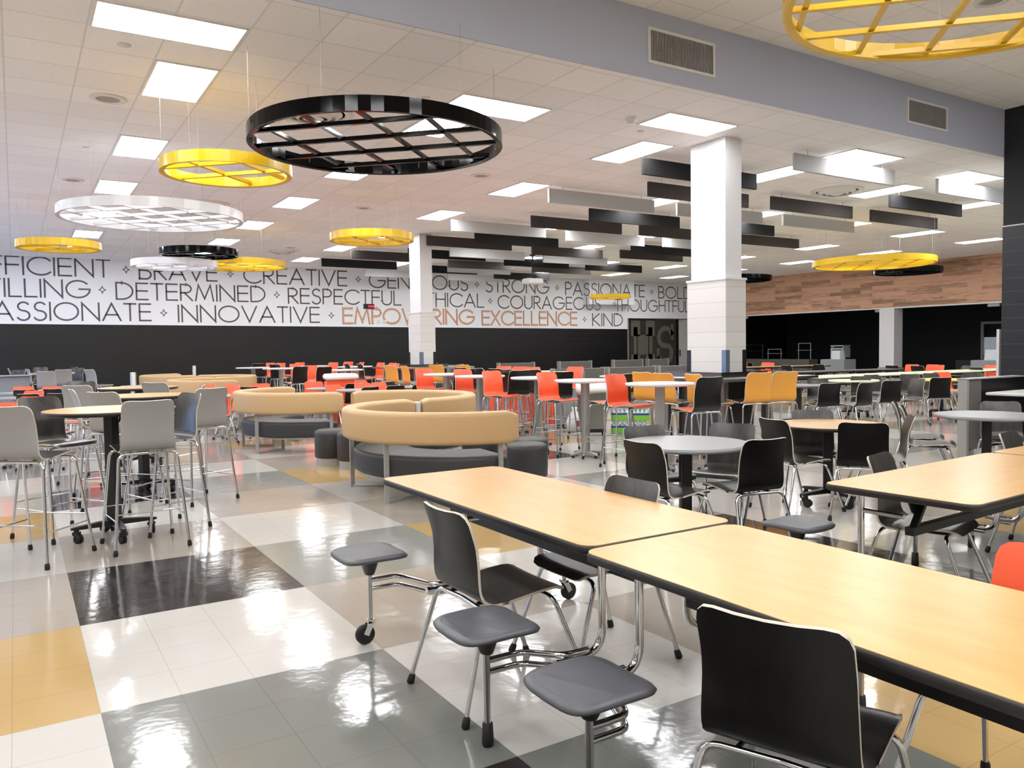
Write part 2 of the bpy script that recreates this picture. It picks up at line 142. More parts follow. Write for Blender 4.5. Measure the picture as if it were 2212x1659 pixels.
SEATS = [
  ('C', 'black', 1.71, 2.87, 0, 'black rear-view chair on the near side of the front lunch table', 'chairs at the lunch tables'),
  ('C', 'black', 1.73, 1.34, 20, 'black rear-view chair in the right foreground', 'chairs at the lunch tables'),
  ('C', 'black', 2.26, 2.92, 180, 'black front-view chair tucked under the front lunch table', 'chairs at the lunch tables'),
  ('C', 'red', 2.42, 1.13, 180, 'red-fronted chair under the lunch table at the right edge', 'chairs at the lunch tables'),
  ('C', 'black', 4.26, 2.49, 285, 'black rear-view chair left of the right-hand lunch table', 'chairs at the lunch tables'),
  ('C', 'black', 5.92, 2.6, 280, 'black rear-view chair over the right-hand lunch table', 'chairs at the lunch tables'),
  ('C', 'black', 3.82, 4.07, 1, 'leftmost black rear-view chair around the nearer grey round table', 'black chairs at the round tables'),
  ('C', 'black', 4.36, 3.9, 81, 'rightmost black rear-view chair around the nearer grey round table', 'black chairs at the round tables'),
  ('C', 'black', 4.22, 4.59, 260, 'leftmost black front-view chair around the nearer grey round table', 'black chairs at the round tables'),
  ('C', 'black', 4.72, 4.42, 204, 'rightmost black front-view chair around the nearer grey round table', 'black chairs at the round tables'),
  ('C', 'black', 5.76, 4.54, 349, 'leftmost black rear-view chair around the maple round table', 'black chairs at the round tables'),
  ('C', 'black', 5.99, 4.06, 36, 'rightmost black rear-view chair around the maple round table', 'black chairs at the round tables'),
  ('C', 'black', 6.31, 4.79, 218, 'leftmost black front-view chair around the maple round table', 'black chairs at the round tables'),
  ('C', 'black', 6.44, 4.2, 130, 'rightmost black front-view chair around the maple round table', 'black chairs at the round tables'),
  ('C', 'black', 7.69, 4.46, 300, 'leftmost black front-view chair at the right-edge grey round table', 'black chairs at the round tables'),
  ('C', 'black', 8.18, 4.85, 300, 'second from left black front-view chair at the right-edge grey round table', 'black chairs at the round tables'),
  ('C', 'black', 8.65, 4.21, 221, 'rightmost black front-view chair at the right-edge grey round table', 'black chairs at the round tables'),
  ('S', 'grey', 0.09, 6.51, 52, 'leftmost pale grey-backed stool at the nearest maple bar table', 'grey bar stools at the maple tables'),
  ('S', 'grey', 0.79, 6.54, 95, 'rightmost pale grey-backed stool at the nearest maple bar table', 'grey bar stools at the maple tables'),
  ('S', 'grey', 0.28, 7.3, 302, 'leftmost dark-fronted grey stool at the nearest maple bar table', 'grey bar stools at the maple tables'),
  ('S', 'grey', 1.01, 7.07, 198, 'rightmost dark-fronted grey stool at the nearest maple bar table', 'grey bar stools at the maple tables'),
  ('S', 'grey', 0.72, 8.92, 2, 'leftmost dark-fronted grey stool at the second maple bar table', 'grey bar stools at the maple tables'),
  ('S', 'grey', 1.42, 8.91, 169, 'rightmost dark-fronted grey stool at the second maple bar table', 'grey bar stools at the maple tables'),
  ('S', 'grey', 0.83, 8.19, 44, 'leftmost pale grey-backed stool at the second maple bar table', 'grey bar stools at the maple tables'),
  ('S', 'grey', 1.49, 8.21, 114, 'rightmost pale grey-backed stool at the second maple bar table', 'grey bar stools at the maple tables'),
  ('S', 'grey', 0.71, 10.14, 53, 'leftmost pale grey-backed stool at the third maple bar table', 'grey bar stools at the maple tables'),
  ('S', 'grey', 1.55, 10.23, 43, 'rightmost pale grey-backed stool at the third maple bar table', 'grey bar stools at the maple tables'),
  ('S', 'grey', 0.58, 11.02, 244, 'dark-fronted grey stool at the third maple bar table', 'grey bar stools at the maple tables'),
  ('S', 'grey', 0.1, 24.73, 0, 'leftmost pale grey-backed stool at the far left bar table', 'grey bar stools at the maple tables'),
  ('S', 'grey', 0.49, 22.62, 10, 'second from left pale grey-backed stool at the far left bar table', 'grey bar stools at the maple tables'),
  ('S', 'grey', 0.61, 19.2, 68, 'third from left pale grey-backed stool at the far left bar table', 'grey bar stools at the maple tables'),
  ('S', 'grey', 1.6, 20.03, 30, 'rightmost pale grey-backed stool at the far left bar table', 'grey bar stools at the maple tables'),
  ('S', 'grey', -0.1, 21.23, 230, 'leftmost dark-fronted grey stool at the far left bar table', 'grey bar stools at the maple tables'),
  ('S', 'grey', 0.58, 25.08, 269, 'second from left dark-fronted grey stool at the far left bar table', 'grey bar stools at the maple tables'),
  ('S', 'grey', 1.15, 22.45, 225, 'third from left dark-fronted grey stool at the far left bar table', 'grey bar stools at the maple tables'),
  ('S', 'grey', 0.88, 20.92, 99, 'fourth from left dark-fronted grey stool at the far left bar table', 'grey bar stools at the maple tables'),
  ('S', 'grey', 1.12, 24.61, 200, 'rightmost dark-fronted grey stool at the far left bar table', 'grey bar stools at the maple tables'),
  ('C', 'red', -0.19, 12.45, 235, 'leftmost red-fronted chair in the far left rows', 'red chairs in the far left rows'),
  ('C', 'red', 0.06, 18.66, 254, 'second from left red-fronted chair in the far left rows', 'red chairs in the far left rows'),
  ('C', 'red', 0.05, 14.04, 235, 'third from left red-fronted chair in the far left rows', 'red chairs in the far left rows'),
  ('C', 'red', 0.12, 16.42, 233, 'fourth from left red-fronted chair in the far left rows', 'red chairs in the far left rows'),
  ('C', 'red', 0.48, 18.22, 239, 'fifth from left red-fronted chair in the far left rows', 'red chairs in the far left rows'),
  ('C', 'red', 0.8, 13.65, 235, 'rightmost red-fronted chair in the far left rows', 'red chairs in the far left rows'),
  ('C', 'red', 0.2, 17.47, 73, 'leftmost black-backed red chair in the far left rows', 'red chairs in the far left rows'),
  ('C', 'red', 0.27, 15.55, 63, 'second from left black-backed red chair in the far left rows', 'red chairs in the far left rows'),
  ('C', 'red', 0.29, 13.2, 49, 'third from left black-backed red chair in the far left rows', 'red chairs in the far left rows'),
  ('C', 'red', 0.35, 11.7, 49, 'fourth from left black-backed red chair in the far left rows', 'red chairs in the far left rows'),
  ('C', 'red', 0.71, 17.41, 60, 'fifth from left black-backed red chair in the far left rows', 'red chairs in the far left rows'),
  ('C', 'red', 0.72, 15.33, 51, 'rightmost black-backed red chair in the far left rows', 'red chairs in the far left rows'),
  ('C', 'red', 3.03, 16.33, 220, 'leftmost red-fronted chair left of the tan sofas', 'red chairs left of the sofas'),
  ('C', 'red', 3.17, 14.39, 257, 'second from left red-fronted chair left of the tan sofas', 'red chairs left of the sofas'),
  ('C', 'red', 3.37, 15.88, 217, 'third from left red-fronted chair left of the tan sofas', 'red chairs left of the sofas'),
  ('C', 'red', 3.37, 13.86, 216, 'fourth from left red-fronted chair left of the tan sofas', 'red chairs left of the sofas'),
  ('C', 'red', 4.06, 15.96, 247, 'rightmost red-fronted chair left of the tan sofas', 'red chairs left of the sofas'),
  ('C', 'red', 3.18, 15.2, 39, 'leftmost black-backed red chair left of the tan sofas', 'red chairs left of the sofas'),
  ('C', 'red', 2.71, 13.26, 170, 'second from left black-backed red chair left of the tan sofas', 'red chairs left of the sofas'),
  ('C', 'red', 3.79, 15.11, 50, 'rightmost black-backed red chair left of the tan sofas', 'red chairs left of the sofas'),
  ('S', 'red', 5.89, 23.31, 89, 'leftmost black-backed red stool at the far high tables behind the tan sofas', 'red stools at the far high tables'),
  ('S', 'red', 5.99, 21.15, 34, 'second from left black-backed red stool at the far high tables behind the tan sofas', 'red stools at the far high tables'),
  ('S', 'red', 5.29, 17.58, 102, 'third from left black-backed red stool at the far high tables behind the tan sofas', 'red stools at the far high tables'),
  ('S', 'red', 5.47, 16.5, 101, 'rightmost black-backed red stool at the far high tables behind the tan sofas', 'red stools at the far high tables'),
  ('S', 'red', 6.56, 23.66, 295, 'leftmost red-fronted stool at the far high tables behind the tan sofas', 'red stools at the far high tables'),
  ('S', 'red', 6.3, 22.87, 214, 'second from left red-fronted stool at the far high tables behind the tan sofas', 'red stools at the far high tables'),
  ('S', 'red', 6.42, 20.8, 293, 'third from left red-fronted stool at the far high tables behind the tan sofas', 'red stools at the far high tables'),
  ('S', 'red', 5.85, 17.95, 275, 'fourth from left red-fronted stool at the far high tables behind the tan sofas', 'red stools at the far high tables'),
  ('S', 'red', 5.85, 17.95, 275, 'fifth from left red-fronted stool at the far high tables behind the tan sofas', 'red stools at the far high tables'),
  ('S', 'red', 7.0, 23.3, 215, 'sixth from left red-fronted stool at the far high tables behind the tan sofas', 'red stools at the far high tables'),
  ('S', 'red', 7.52, 21.88, 211, 'rightmost red-fronted stool at the far high tables behind the tan sofas', 'red stools at the far high tables'),
  ('S', 'red', 8.22, 22.56, 210, 'leftmost red-fronted stool near the far white pillar', 'stools near the far pillar'),
  ('S', 'red', 8.06, 21.29, 180, 'second from left red-fronted stool near the far white pillar', 'stools near the far pillar'),
  ('S', 'red', 8.04, 19.8, 190, 'third from left red-fronted stool near the far white pillar', 'stools near the far pillar'),
  ('S', 'red', 7.98, 18.87, 190, 'fourth from left red-fronted stool near the far white pillar', 'stools near the far pillar'),
  ('S', 'red', 7.67, 18.01, 190, 'rightmost red-fronted stool near the far white pillar', 'stools near the far pillar'),
  ('S', 'red', 7.4, 19.36, 0, 'leftmost black-backed red stool near the far white pillar', 'stools near the far pillar'),
  ('S', 'red', 7.49, 18.7, 0, 'rightmost black-backed red stool near the far white pillar', 'stools near the far pillar'),
  ('S', 'orange', 7.2, 16.32, 0, 'leftmost orange-backed stool near the far white pillar', 'stools near the far pillar'),
  ('S', 'orange', 7.12, 15.82, 0, 'second from left orange-backed stool near the far white pillar', 'stools near the far pillar'),
  ('S', 'orange', 7.16, 15.32, 0, 'third from left orange-backed stool near the far white pillar', 'stools near the far pillar'),
  ('S', 'orange', 7.91, 15.6, 39, 'fourth from left orange-backed stool near the far white pillar', 'stools near the far pillar'),
  ('S', 'orange', 8.24, 14.89, 26, 'rightmost orange-backed stool near the far white pillar', 'stools near the far pillar'),
  ('C', 'red', 5.18, 15.97, 252, 'leftmost red-fronted chair in the low rows behind the tan sofas', 'red chairs behind the sofas'),
  ('C', 'red', 5.72, 16.03, 281, 'second from left red-fronted chair in the low rows behind the tan sofas', 'red chairs behind the sofas'),
  ('C', 'red', 5.12, 14.17, 290, 'third from left red-fronted chair in the low rows behind the tan sofas', 'red chairs behind the sofas'),
  ('C', 'red', 6.28, 15.78, 289, 'fourth from left red-fronted chair in the low rows behind the tan sofas', 'red chairs behind the sofas'),
  ('C', 'red', 5.71, 14.26, 280, 'fifth from left red-fronted chair in the low rows behind the tan sofas', 'red chairs behind the sofas'),
  ('C', 'red', 6.16, 14.49, 287, 'rightmost red-fronted chair in the low rows behind the tan sofas', 'red chairs behind the sofas'),
  ('C', 'red', 5.58, 14.86, 85, 'leftmost black-backed red chair in the low rows behind the tan sofas', 'red chairs behind the sofas'),
  ('C', 'red', 5.17, 13.28, 106, 'second from left black-backed red chair in the low rows behind the tan sofas', 'red chairs behind the sofas'),
  ('C', 'red', 6.29, 15.12, 100, 'third from left black-backed red chair in the low rows behind the tan sofas', 'red chairs behind the sofas'),
  ('C', 'red', 5.74, 13.42, 98, 'fourth from left black-backed red chair in the low rows behind the tan sofas', 'red chairs behind the sofas'),
  ('C', 'red', 6.2, 13.34, 99, 'rightmost black-backed red chair in the low rows behind the tan sofas', 'red chairs behind the sofas'),
  ('S', 'red', 6.26, 12.72, 277, 'leftmost red-fronted stool at the white bar tables', 'red stools at the white bar tables'),
  ('S', 'red', 6.3, 11.32, 277, 'second from left red-fronted stool at the white bar tables', 'red stools at the white bar tables'),
  ('S', 'red', 6.15, 10.13, 277, 'third from left red-fronted stool at the white bar tables', 'red stools at the white bar tables'),
  ('S', 'red', 6.21, 8.75, 277, 'fourth from left red-fronted stool at the white bar tables', 'red stools at the white bar tables'),
  ('S', 'red', 6.22, 7.29, 277, 'rightmost red-fronted stool at the white bar tables', 'red stools at the white bar tables'),
  ('S', 'red', 6.38, 11.91, 84, 'leftmost black-backed red stool at the white bar tables', 'red stools at the white bar tables'),
  ('S', 'red', 6.54, 10.43, 84, 'second from left black-backed red stool at the white bar tables', 'red stools at the white bar tables'),
  ('S', 'red', 6.52, 9.29, 84, 'third from left black-backed red stool at the white bar tables', 'red stools at the white bar tables'),
  ('S', 'red', 6.4, 7.89, 84, 'fourth from left black-backed red stool at the white bar tables', 'red stools at the white bar tables'),
  ('S', 'red', 6.37, 6.36, 84, 'rightmost black-backed red stool at the white bar tables', 'red stools at the white bar tables'),
  ('S', 'red', 7.08, 12.7, 10, 'leftmost black-backed red stool behind the white bar tables', 'red stools behind the white tables'),
  ('S', 'red', 7.02, 12.01, 10, 'second from left black-backed red stool behind the white bar tables', 'red stools behind the white tables'),
  ('S', 'red', 7.03, 11.43, 10, 'third from left black-backed red stool behind the white bar tables', 'red stools behind the white tables'),
  ('S', 'red', 6.95, 10.91, 10, 'fourth from left black-backed red stool behind the white bar tables', 'red stools behind the white tables'),
  ('S', 'red', 7.12, 10.4, 10, 'rightmost black-backed red stool behind the white bar tables', 'red stools behind the white tables'),
  ('S', 'red', 7.59, 12.71, 199, 'leftmost red-fronted stool behind the white bar tables', 'red stools behind the white tables'),
  ('S', 'red', 7.53, 12.07, 197, 'second from left red-fronted stool behind the white bar tables', 'red stools behind the white tables'),
  ('S', 'red', 7.49, 11.6, 197, 'third from left red-fronted stool behind the white bar tables', 'red stools behind the white tables'),
  ('S', 'red', 7.97, 10.99, 195, 'rightmost red-fronted stool behind the white bar tables', 'red stools behind the white tables'),
  ('S', 'orange', 7.25, 8.0, 6, 'leftmost orange-backed stool at the steel counter of the near pillar', 'orange stools at the pillar counter'),
  ('S', 'orange', 7.15, 7.49, 4, 'second from left orange-backed stool at the steel counter of the near pillar', 'orange stools at the pillar counter'),
  ('S', 'orange', 7.15, 6.89, 350, 'third from left orange-backed stool at the steel counter of the near pillar', 'orange stools at the pillar counter'),
  ('S', 'orange', 7.77, 6.85, 76, 'fourth from left orange-backed stool at the steel counter of the near pillar', 'orange stools at the pillar counter'),
  ('S', 'orange', 8.21, 6.81, 73, 'rightmost orange-backed stool at the steel counter of the near pillar', 'orange stools at the pillar counter'),
  ('C', 'black', 12.66, 8.19, 69, 'black rear-view chair at the pale lime round table', 'black chairs at the round tables'),
  ('C', 'black', 12.08, 8.98, 235, 'leftmost black front-view chair at the round table near the pillar', 'black chairs at the round tables'),
  ('C', 'black', 11.7, 8.09, 87, 'rightmost black front-view chair at the round table near the pillar', 'black chairs at the round tables'),
  ('C', 'black', 13.6, 9.17, 232, 'leftmost black front-view chair at the pale lime round table', 'black chairs at the round tables'),
  ('C', 'black', 14.4, 9.38, 253, 'rightmost black front-view chair at the pale lime round table', 'black chairs at the round tables'),
  ('C', 'black', 14.24, 8.21, 58, 'black rear-view chair at the yellow round table', 'black chairs at the round tables'),
  ('C', 'black', 15.02, 9.08, 224, 'leftmost black front-view chair at the yellow round table', 'black chairs at the round tables'),
  ('C', 'black', 13.26, 8.15, 160, 'rightmost black front-view chair at the yellow round table', 'black chairs at the round tables'),
  ('C', 'black', 11.23, 8.35, 68, 'black rear-view chair at the round table near the pillar', 'black chairs at the round tables'),
  ('C', 'red', 20.97, 13.15, 2, 'leftmost black-backed red chair around the long lime table', 'chairs around the long lime table'),
  ('C', 'red', 20.89, 12.35, 357, 'second from left black-backed red chair around the long lime table', 'chairs around the long lime table'),
  ('C', 'red', 20.44, 10.54, 350, 'rightmost black-backed red chair around the long lime table', 'chairs around the long lime table'),
  ('C', 'red', 21.63, 13.21, 188, 'leftmost red-fronted chair around the long lime table', 'chairs around the long lime table'),
  ('C', 'red', 21.7, 12.73, 171, 'second from left red-fronted chair around the long lime table', 'chairs around the long lime table'),
  ('C', 'red', 21.36, 12.36, 173, 'third from left red-fronted chair around the long lime table', 'chairs around the long lime table'),
  ('C', 'red', 16.5, 9.2, 240, 'fourth from left red-fronted chair around the long lime table', 'chairs around the long lime table'),
  ('C', 'red', 21.85, 11.23, 167, 'rightmost red-fronted chair around the long lime table', 'chairs around the long lime table'),
  ('C', 'black', 15.81, 9.0, 250, 'leftmost black front-view chair around the long lime table', 'chairs around the long lime table'),
  ('C', 'black', 21.03, 11.4, 168, 'second from left black front-view chair around the long lime table', 'chairs around the long lime table'),
  ('C', 'black', 16.35, 8.57, 219, 'rightmost black front-view chair around the long lime table', 'chairs around the long lime table'),
  ('C', 'black', 22.17, 19.44, 15, 'leftmost black rear-view chair by the far maple table', 'chairs by the far maple table'),
  ('C', 'black', 19.81, 15.77, 359, 'second from left black rear-view chair by the far maple table', 'chairs by the far maple table'),
  ('C', 'black', 21.07, 15.6, 3, 'rightmost black rear-view chair by the far maple table', 'chairs by the far maple table'),
  ('C', 'red', 22.16, 18.93, 181, 'leftmost red-fronted chair by the far maple table', 'chairs by the far maple table'),
  ('C', 'red', 21.85, 18.51, 182, 'rightmost red-fronted chair by the far maple table', 'chairs by the far maple table'),
  ('C', 'black', 16.0, 14.13, 221, 'leftmost black front-view chair by the far maple table', 'chairs by the far maple table'),
  ('C', 'black', 15.81, 12.97, 219, 'rightmost black front-view chair by the far maple table', 'chairs by the far maple table'),
  ('C', 'black', 13.6, 15.58, 229, 'leftmost black front-view chair before the grey booths', 'chairs in front of the booths'),
  ('C', 'black', 14.42, 15.31, 227, 'rightmost black front-view chair before the grey booths', 'chairs in front of the booths'),
]
# ------------------------------------------------------------------ mesh builder
class MB:
    def __init__(s): s.v = []; s.f = []; s.m = []; s.s = []
    def add(s, vs, fs, mi=0, sm=False):
        b = len(s.v); s.v += [tuple(p) for p in vs]
        for f in fs: s.f.append(tuple(i+b for i in f)); s.m.append(mi); s.s.append(sm)
        return s
    def box(s, x0, x1, y0, y1, z0, z1, mi=0, rot=0.0, piv=None, bev=0.0):
        P = [(x, y, z) for z in (z0, z1) for y in (y0, y1) for x in (x0, x1)]
        F = [(0, 2, 3, 1), (4, 5, 7, 6), (0, 1, 5, 4), (2, 6, 7, 3), (0, 4, 6, 2), (1, 3, 7, 5)]
        if bev:   # chamfered vertical and top edges: a slightly inset stack
            b = bev; P = []
            for z, d in ((z0, b), (z0+b, 0), (z1-b, 0), (z1, b)):
                X0, X1, Y0, Y1 = x0+d, x1-d, y0+d, y1-d
                P += [(X0+b, Y0, z), (X1-b, Y0, z), (X1, Y0+b, z), (X1, Y1-b, z), (X1-b, Y1, z), (X0+b, Y1, z), (X0, Y1-b, z), (X0, Y0+b, z)]
            F = [tuple(range(7, -1, -1)), tuple(range(24, 32))] + [(k*8+i, k*8+(i+1) % 8, (k+1)*8+(i+1) % 8, (k+1)*8+i) for k in range(3) for i in range(8)]
        if rot:
            cx, cy = piv or ((x0+x1)/2, (y0+y1)/2); c, n = math.cos(rot), math.sin(rot)
            P = [(cx+(x-cx)*c-(y-cy)*n, cy+(x-cx)*n+(y-cy)*c, z) for x, y, z in P]
        return s.add(P, F, mi)
    def prism(s, pts, z0, z1, mi=0, side=None, sm=False):      # polygon in XY pulled up
        n = len(pts); P = [(x, y, z0) for x, y in pts]+[(x, y, z1) for x, y in pts]
        s.add(P, [tuple(range(n-1, -1, -1)), tuple(range(n, 2*n))], mi)
        return s.add(P, [(i, (i+1) % n, n+(i+1) % n, n+i) for i in range(n)], mi if side is None else side, sm)
    def loft(s, rings, mi=0, close=True, caps=True, sm=True):
        n = len(rings[0]); P = [p for r in rings for p in r]; F = []
        for k in range(len(rings)-1):
            for i in range(n if close else n-1): F.append((k*n+i, k*n+(i+1) % n, (k+1)*n+(i+1) % n, (k+1)*n+i))
        s.add(P, F, mi, sm)
        if caps: s.add(rings[0], [tuple(range(n-1, -1, -1))], mi); s.add(rings[-1], [tuple(range(n))], mi)
        return s
    def lathe(s, prof, cx=0, cy=0, n=24, mi=0, caps=True, sm=True):
        return s.loft([[(cx+r*math.cos(2*PI*i/n), cy+r*math.sin(2*PI*i/n), z) for i in range(n)] for r, z in prof], mi, True, caps, sm)
    def tube(s, path, r, n=8, mi=0, caps=True):
        P = [Vector(p) for p in path]; R = []; up = None
        for i, p in enumerate(P):
            t = ((P[min(i+1, len(P)-1)]-p).normalized() if i < len(P)-1 else Vector()) + ((p-P[i-1]).normalized() if i else Vector())
            t.normalize()
            if up is None: up = t.orthogonal().normalized()
            up = (up-t*up.dot(t)).normalized(); sd = t.cross(up); rr = r[i] if isinstance(r, (list, tuple)) else r
            R.append([tuple(p+(up*math.cos(2*PI*k/n)+sd*math.sin(2*PI*k/n))*rr) for k in range(n)])
        return s.loft(R, mi, True, caps)
    def bar(s, a, b, wx, wz, mi=0):                             # flat bar between two points
        A, B = Vector(a), Vector(b); t = (B-A).normalized(); sd = t.cross(Vector((0, 0, 1)))
        sd = sd.normalized() if sd.length > 1e-4 else Vector((1, 0, 0)); up = sd.cross(t)
        R = [[tuple(p+sd*x*wx/2+up*z*wz/2) for x, z in ((-1, -1), (1, -1), (1, 1), (-1, 1))] for p in (A, B)]
        return s.loft(R, mi, True, True, False)
    def build(s, name, mats, parent=None):
        me = bpy.data.meshes.new(name); me.from_pydata(s.v, [], s.f)
        for m in (mats if isinstance(mats, (list, tuple)) else [mats]): me.materials.append(m)
        me.polygons.foreach_set('material_index', s.m); me.polygons.foreach_set('use_smooth', s.s); me.update()
        o = bpy.data.objects.new(name, me); COL.objects.link(o)
        if parent is not None: o.parent = parent
        return o
def bend(pts, r=0.04, k=4):                                     # round the corners of a polyline
    P = [Vector(p) for p in pts]; out = [P[0]]
    for i in range(1, len(P)-1):
        a, b, c = P[i-1], P[i], P[i+1]; d = min(r, (a-b).length*0.49, (c-b).length*0.49)
        p, q = b+(a-b).normalized()*d, b+(c-b).normalized()*d
        for j in range(k+1):
            t = j/k; out.append(p*(1-t)**2+b*2*t*(1-t)+q*t*t)
    return out+[P[-1]]
def rrect(x0, x1, y0, y1, r, k=5):
    out = []
    for cx, cy, a in ((x1-r, y1-r, 0), (x0+r, y1-r, 90), (x0+r, y0+r, 180), (x1-r, y0+r, 270)):
        for j in range(k+1):
            t = math.radians(a+90*j/k); out.append((cx+r*math.cos(t), cy+r*math.sin(t)))
    return out
def circ(r, n=48, cx=0, cy=0): return [(cx+r*math.cos(2*PI*i/n), cy+r*math.sin(2*PI*i/n)) for i in range(n)]
def tag(o, label=None, cat=None, group=None, kind=None):
    for k, v in (('label', label), ('category', cat), ('group', group), ('kind', kind)):
        if v: o[k] = v
    return o
def thing(name, label, cat, loc=(0, 0, 0), deg=0, group=None):
    dx, dy, dr = SHIFT.get(label, (0, 0, 0)); loc = (loc[0]+dx, loc[1]+dy, loc[2]); deg += dr
    o = bpy.data.objects.new(name, None); COL.objects.link(o); o.location = loc; o.rotation_euler = (0, 0, math.radians(deg)); o.empty_display_size = 0.1
    return tag(o, label, cat, group)
KIDS = {}
def kids(o):
    if o.name not in KIDS: KIDS[o.name] = list(o.children)
    return KIDS[o.name]
def dup(src, loc, deg, label, group=None):                       # a copy of a thing, its parts and their sub-parts
    r = src.copy(); COL.objects.link(r); r.location = loc; r.rotation_euler = (0, 0, math.radians(deg)); r['label'] = label
    if group: r['group'] = group
    for ch in kids(src):
        c = ch.copy(); COL.objects.link(c); c.parent = r
        for g in kids(ch):
            d = g.copy(); COL.objects.link(d); d.parent = c
    return r
ORD = ['first', 'second', 'third', 'fourth', 'fifth', 'sixth', 'seventh', 'eighth', 'ninth', 'tenth', 'eleventh', 'twelfth', 'thirteenth', 'fourteenth', 'fifteenth', 'sixteenth']
# ------------------------------------------------------------------ the room
ZC, ZH, YB, XR, YS, XD = 4.2416, 4.95, 26.5, 26.7, 6.36, 12.85       # low and high ceilings, back wall, right wall, soffit, dark wall
def S(name, mb, mats, parent=None):
    o = mb.build(name, mats, parent)
    if parent is None: o['kind'] = 'structure'
    return o
# coloured floor squares, one quad each
KNOWN = {(0,0):'k',(0,-1):'w',(0,-2):'d',(0,-3):'k',(-1,-1):'o',(-1,-2):'w',(-1,0):'t',(-1,1):'l',(-1,2):'o',(-1,3):'l',(-1,4):'w',(-1,5):'g',(-1,6):'t',(0,1):'t',(0,2):'w',(0,3):'k',(0,4):'g',(0,5):'w',(0,6):'t',(0,7):'g',
 (1,1):'w',(1,0):'g',(1,-1):'t',(1,-2):'w',(1,-3):'d',(1,2):'t',(1,3):'g',(1,4):'w',(1,5):'t',(1,6):'g',(1,7):'w',(2,1):'t',(2,0):'o',(2,-1):'w',(2,-2):'t',(2,-3):'o',(2,2):'l',(2,3):'o',(2,4):'t',(2,5):'w',(2,6):'o',(2,7):'w',(4,5):'w',(5,3):'w',(5,4):'o',(6,6):'o',(11,3):'w',(12,5):'g',(9,1):'w',(9,2):'w',(10,2):'t',(5,5):'g',(3,4):'k',(3,5):'t',(4,4):'g',
 (3,-3):'t',(3,-4):'o',(3,-2):'k',(3,-1):'k',(3,0):'t',(3,1):'w',(3,2):'g',(3,3):'t',(4,-1):'w',(4,-2):'g',(4,-3):'d',(4,0):'w',(4,1):'g',(4,2):'w',(4,3):'k',(5,-1):'t',(5,-2):'o',(5,0):'w',(5,1):'l',(5,2):'t',(6,0):'l',(6,-1):'w',(6,1):'w',(6,2):'o',(7,0):'w',(7,1):'t',(7,-1):'g',(8,0):'w',(8,1):'g',(8,2):'w'}
rnd = random.Random(11); keys = ['w', 't', 'g', 'o', 'k', 'l', 'd']; fl = MB()
for i in range(-4, 25):
    for j in range(-9, 19):
        c = KNOWN.get((i, j)) or rnd.choices('wtgolkd', (30, 22, 16, 12, 14, 4, 3))[0]
        x, y = FX+i*CELL, FY+j*CELL; fl.add([(x, y, 0), (x+CELL, y, 0), (x+CELL, y+CELL, 0), (x, y+CELL, 0)], [(0, 1, 2, 3)], keys.index(c))
S('floor', fl, [FLOORM[k] for k in keys])
XL, YF = -4.6, -6.0
S('ceiling', MB().box(XL-.2, XR+.2, YS+.02, YB+.2, ZC, ZC+.1), M['ceil_low'])
S('ceiling_upper', MB().box(XL-.2, XD+.3, YF-.2, YS+.02, ZH, ZH+.1), M['ceil_high'])
S('trim_soffit', MB().box(XL, XD+.06, YS, YS+.019, ZC, ZH-.001).box(XL, XD+.06, YS+.021, YS+.15, ZC+.11, ZH-.001), M['soffit'])
S('wall_front', MB().box(XL-.2, XD+.5, YF-.2, YF, 0, ZH), M['plain_wall'])
lw = MB()
for y0, y1, z0, z1 in ((YF, 9, 0, ZH), (9, 13, 0, ZC), (13, 25, 0, .35), (13, 25, 2.6, ZC), (25, YB, 0, ZC), (16.9, 17.1, .35, 2.6), (20.9, 21.1, .35, 2.6)): lw.box(XL-.2, XL, y0, y1, z0, z1)
S('wall_left', lw, M['plain_wall'])
for k, (y0, y1) in enumerate(((13, 16.9), (17.1, 20.9), (21.1, 25))):
    wf = MB()
    for a, b, c, d in ((y0, y1, .35, .42), (y0, y1, 2.53, 2.6), (y0, y0+.06, .42, 2.53), (y1-.06, y1, .42, 2.53), ((y0+y1)/2-.03, (y0+y1)/2+.03, .42, 2.53)): wf.box(XL-.14, XL-.04, a, b, c, d)
    S('window_%d' % (k+1), wf, M['black_metal'])
# back wall: black glazed block below, white mural wall above (the painted band edge runs very slightly down to the right)
def zb(x): return 2.35-0.0062*(x+.3)
XH = 22.5
bw = MB(); bw.add([(XL, YB, 0), (XH, YB, 0), (XH, YB, zb(XH)), (XL, YB, zb(XL))], [(0, 1, 2, 3)], 0)
bw.add([(XL, YB, zb(XL)), (XH, YB, zb(XH)), (XH, YB, ZC), (XL, YB, ZC)], [(0, 1, 2, 3)], 1)
bw.add([(XH, YB, 2.66), (XR, YB, 2.66), (XR, YB, ZC), (XH, YB, ZC)], [(0, 1, 2, 3)], 1)
bw.add([(XH, YB, 0), (XH, YB, 2.66), (XH, YB+.4, 2.66), (XH, YB+.4, 0)], [(0, 1, 2, 3)], 1)
bw.add([(XH, YB, 2.66), (XR, YB, 2.66), (XR, YB+.4, 2.66), (XH, YB+.4, 2.66)], [(0, 1, 2, 3)], 1)
bw.box(XL, XR+.3, YB+.4, YB+.5, 0, ZC, 1)
back = S('wall_back', bw, [M['black_wall'], M['white_wall']])
S('trim_mural_box', MB().box(20.1, 22.52, YB-.45, YB-.001, 3.2, ZC-.001), M['white_wall'])
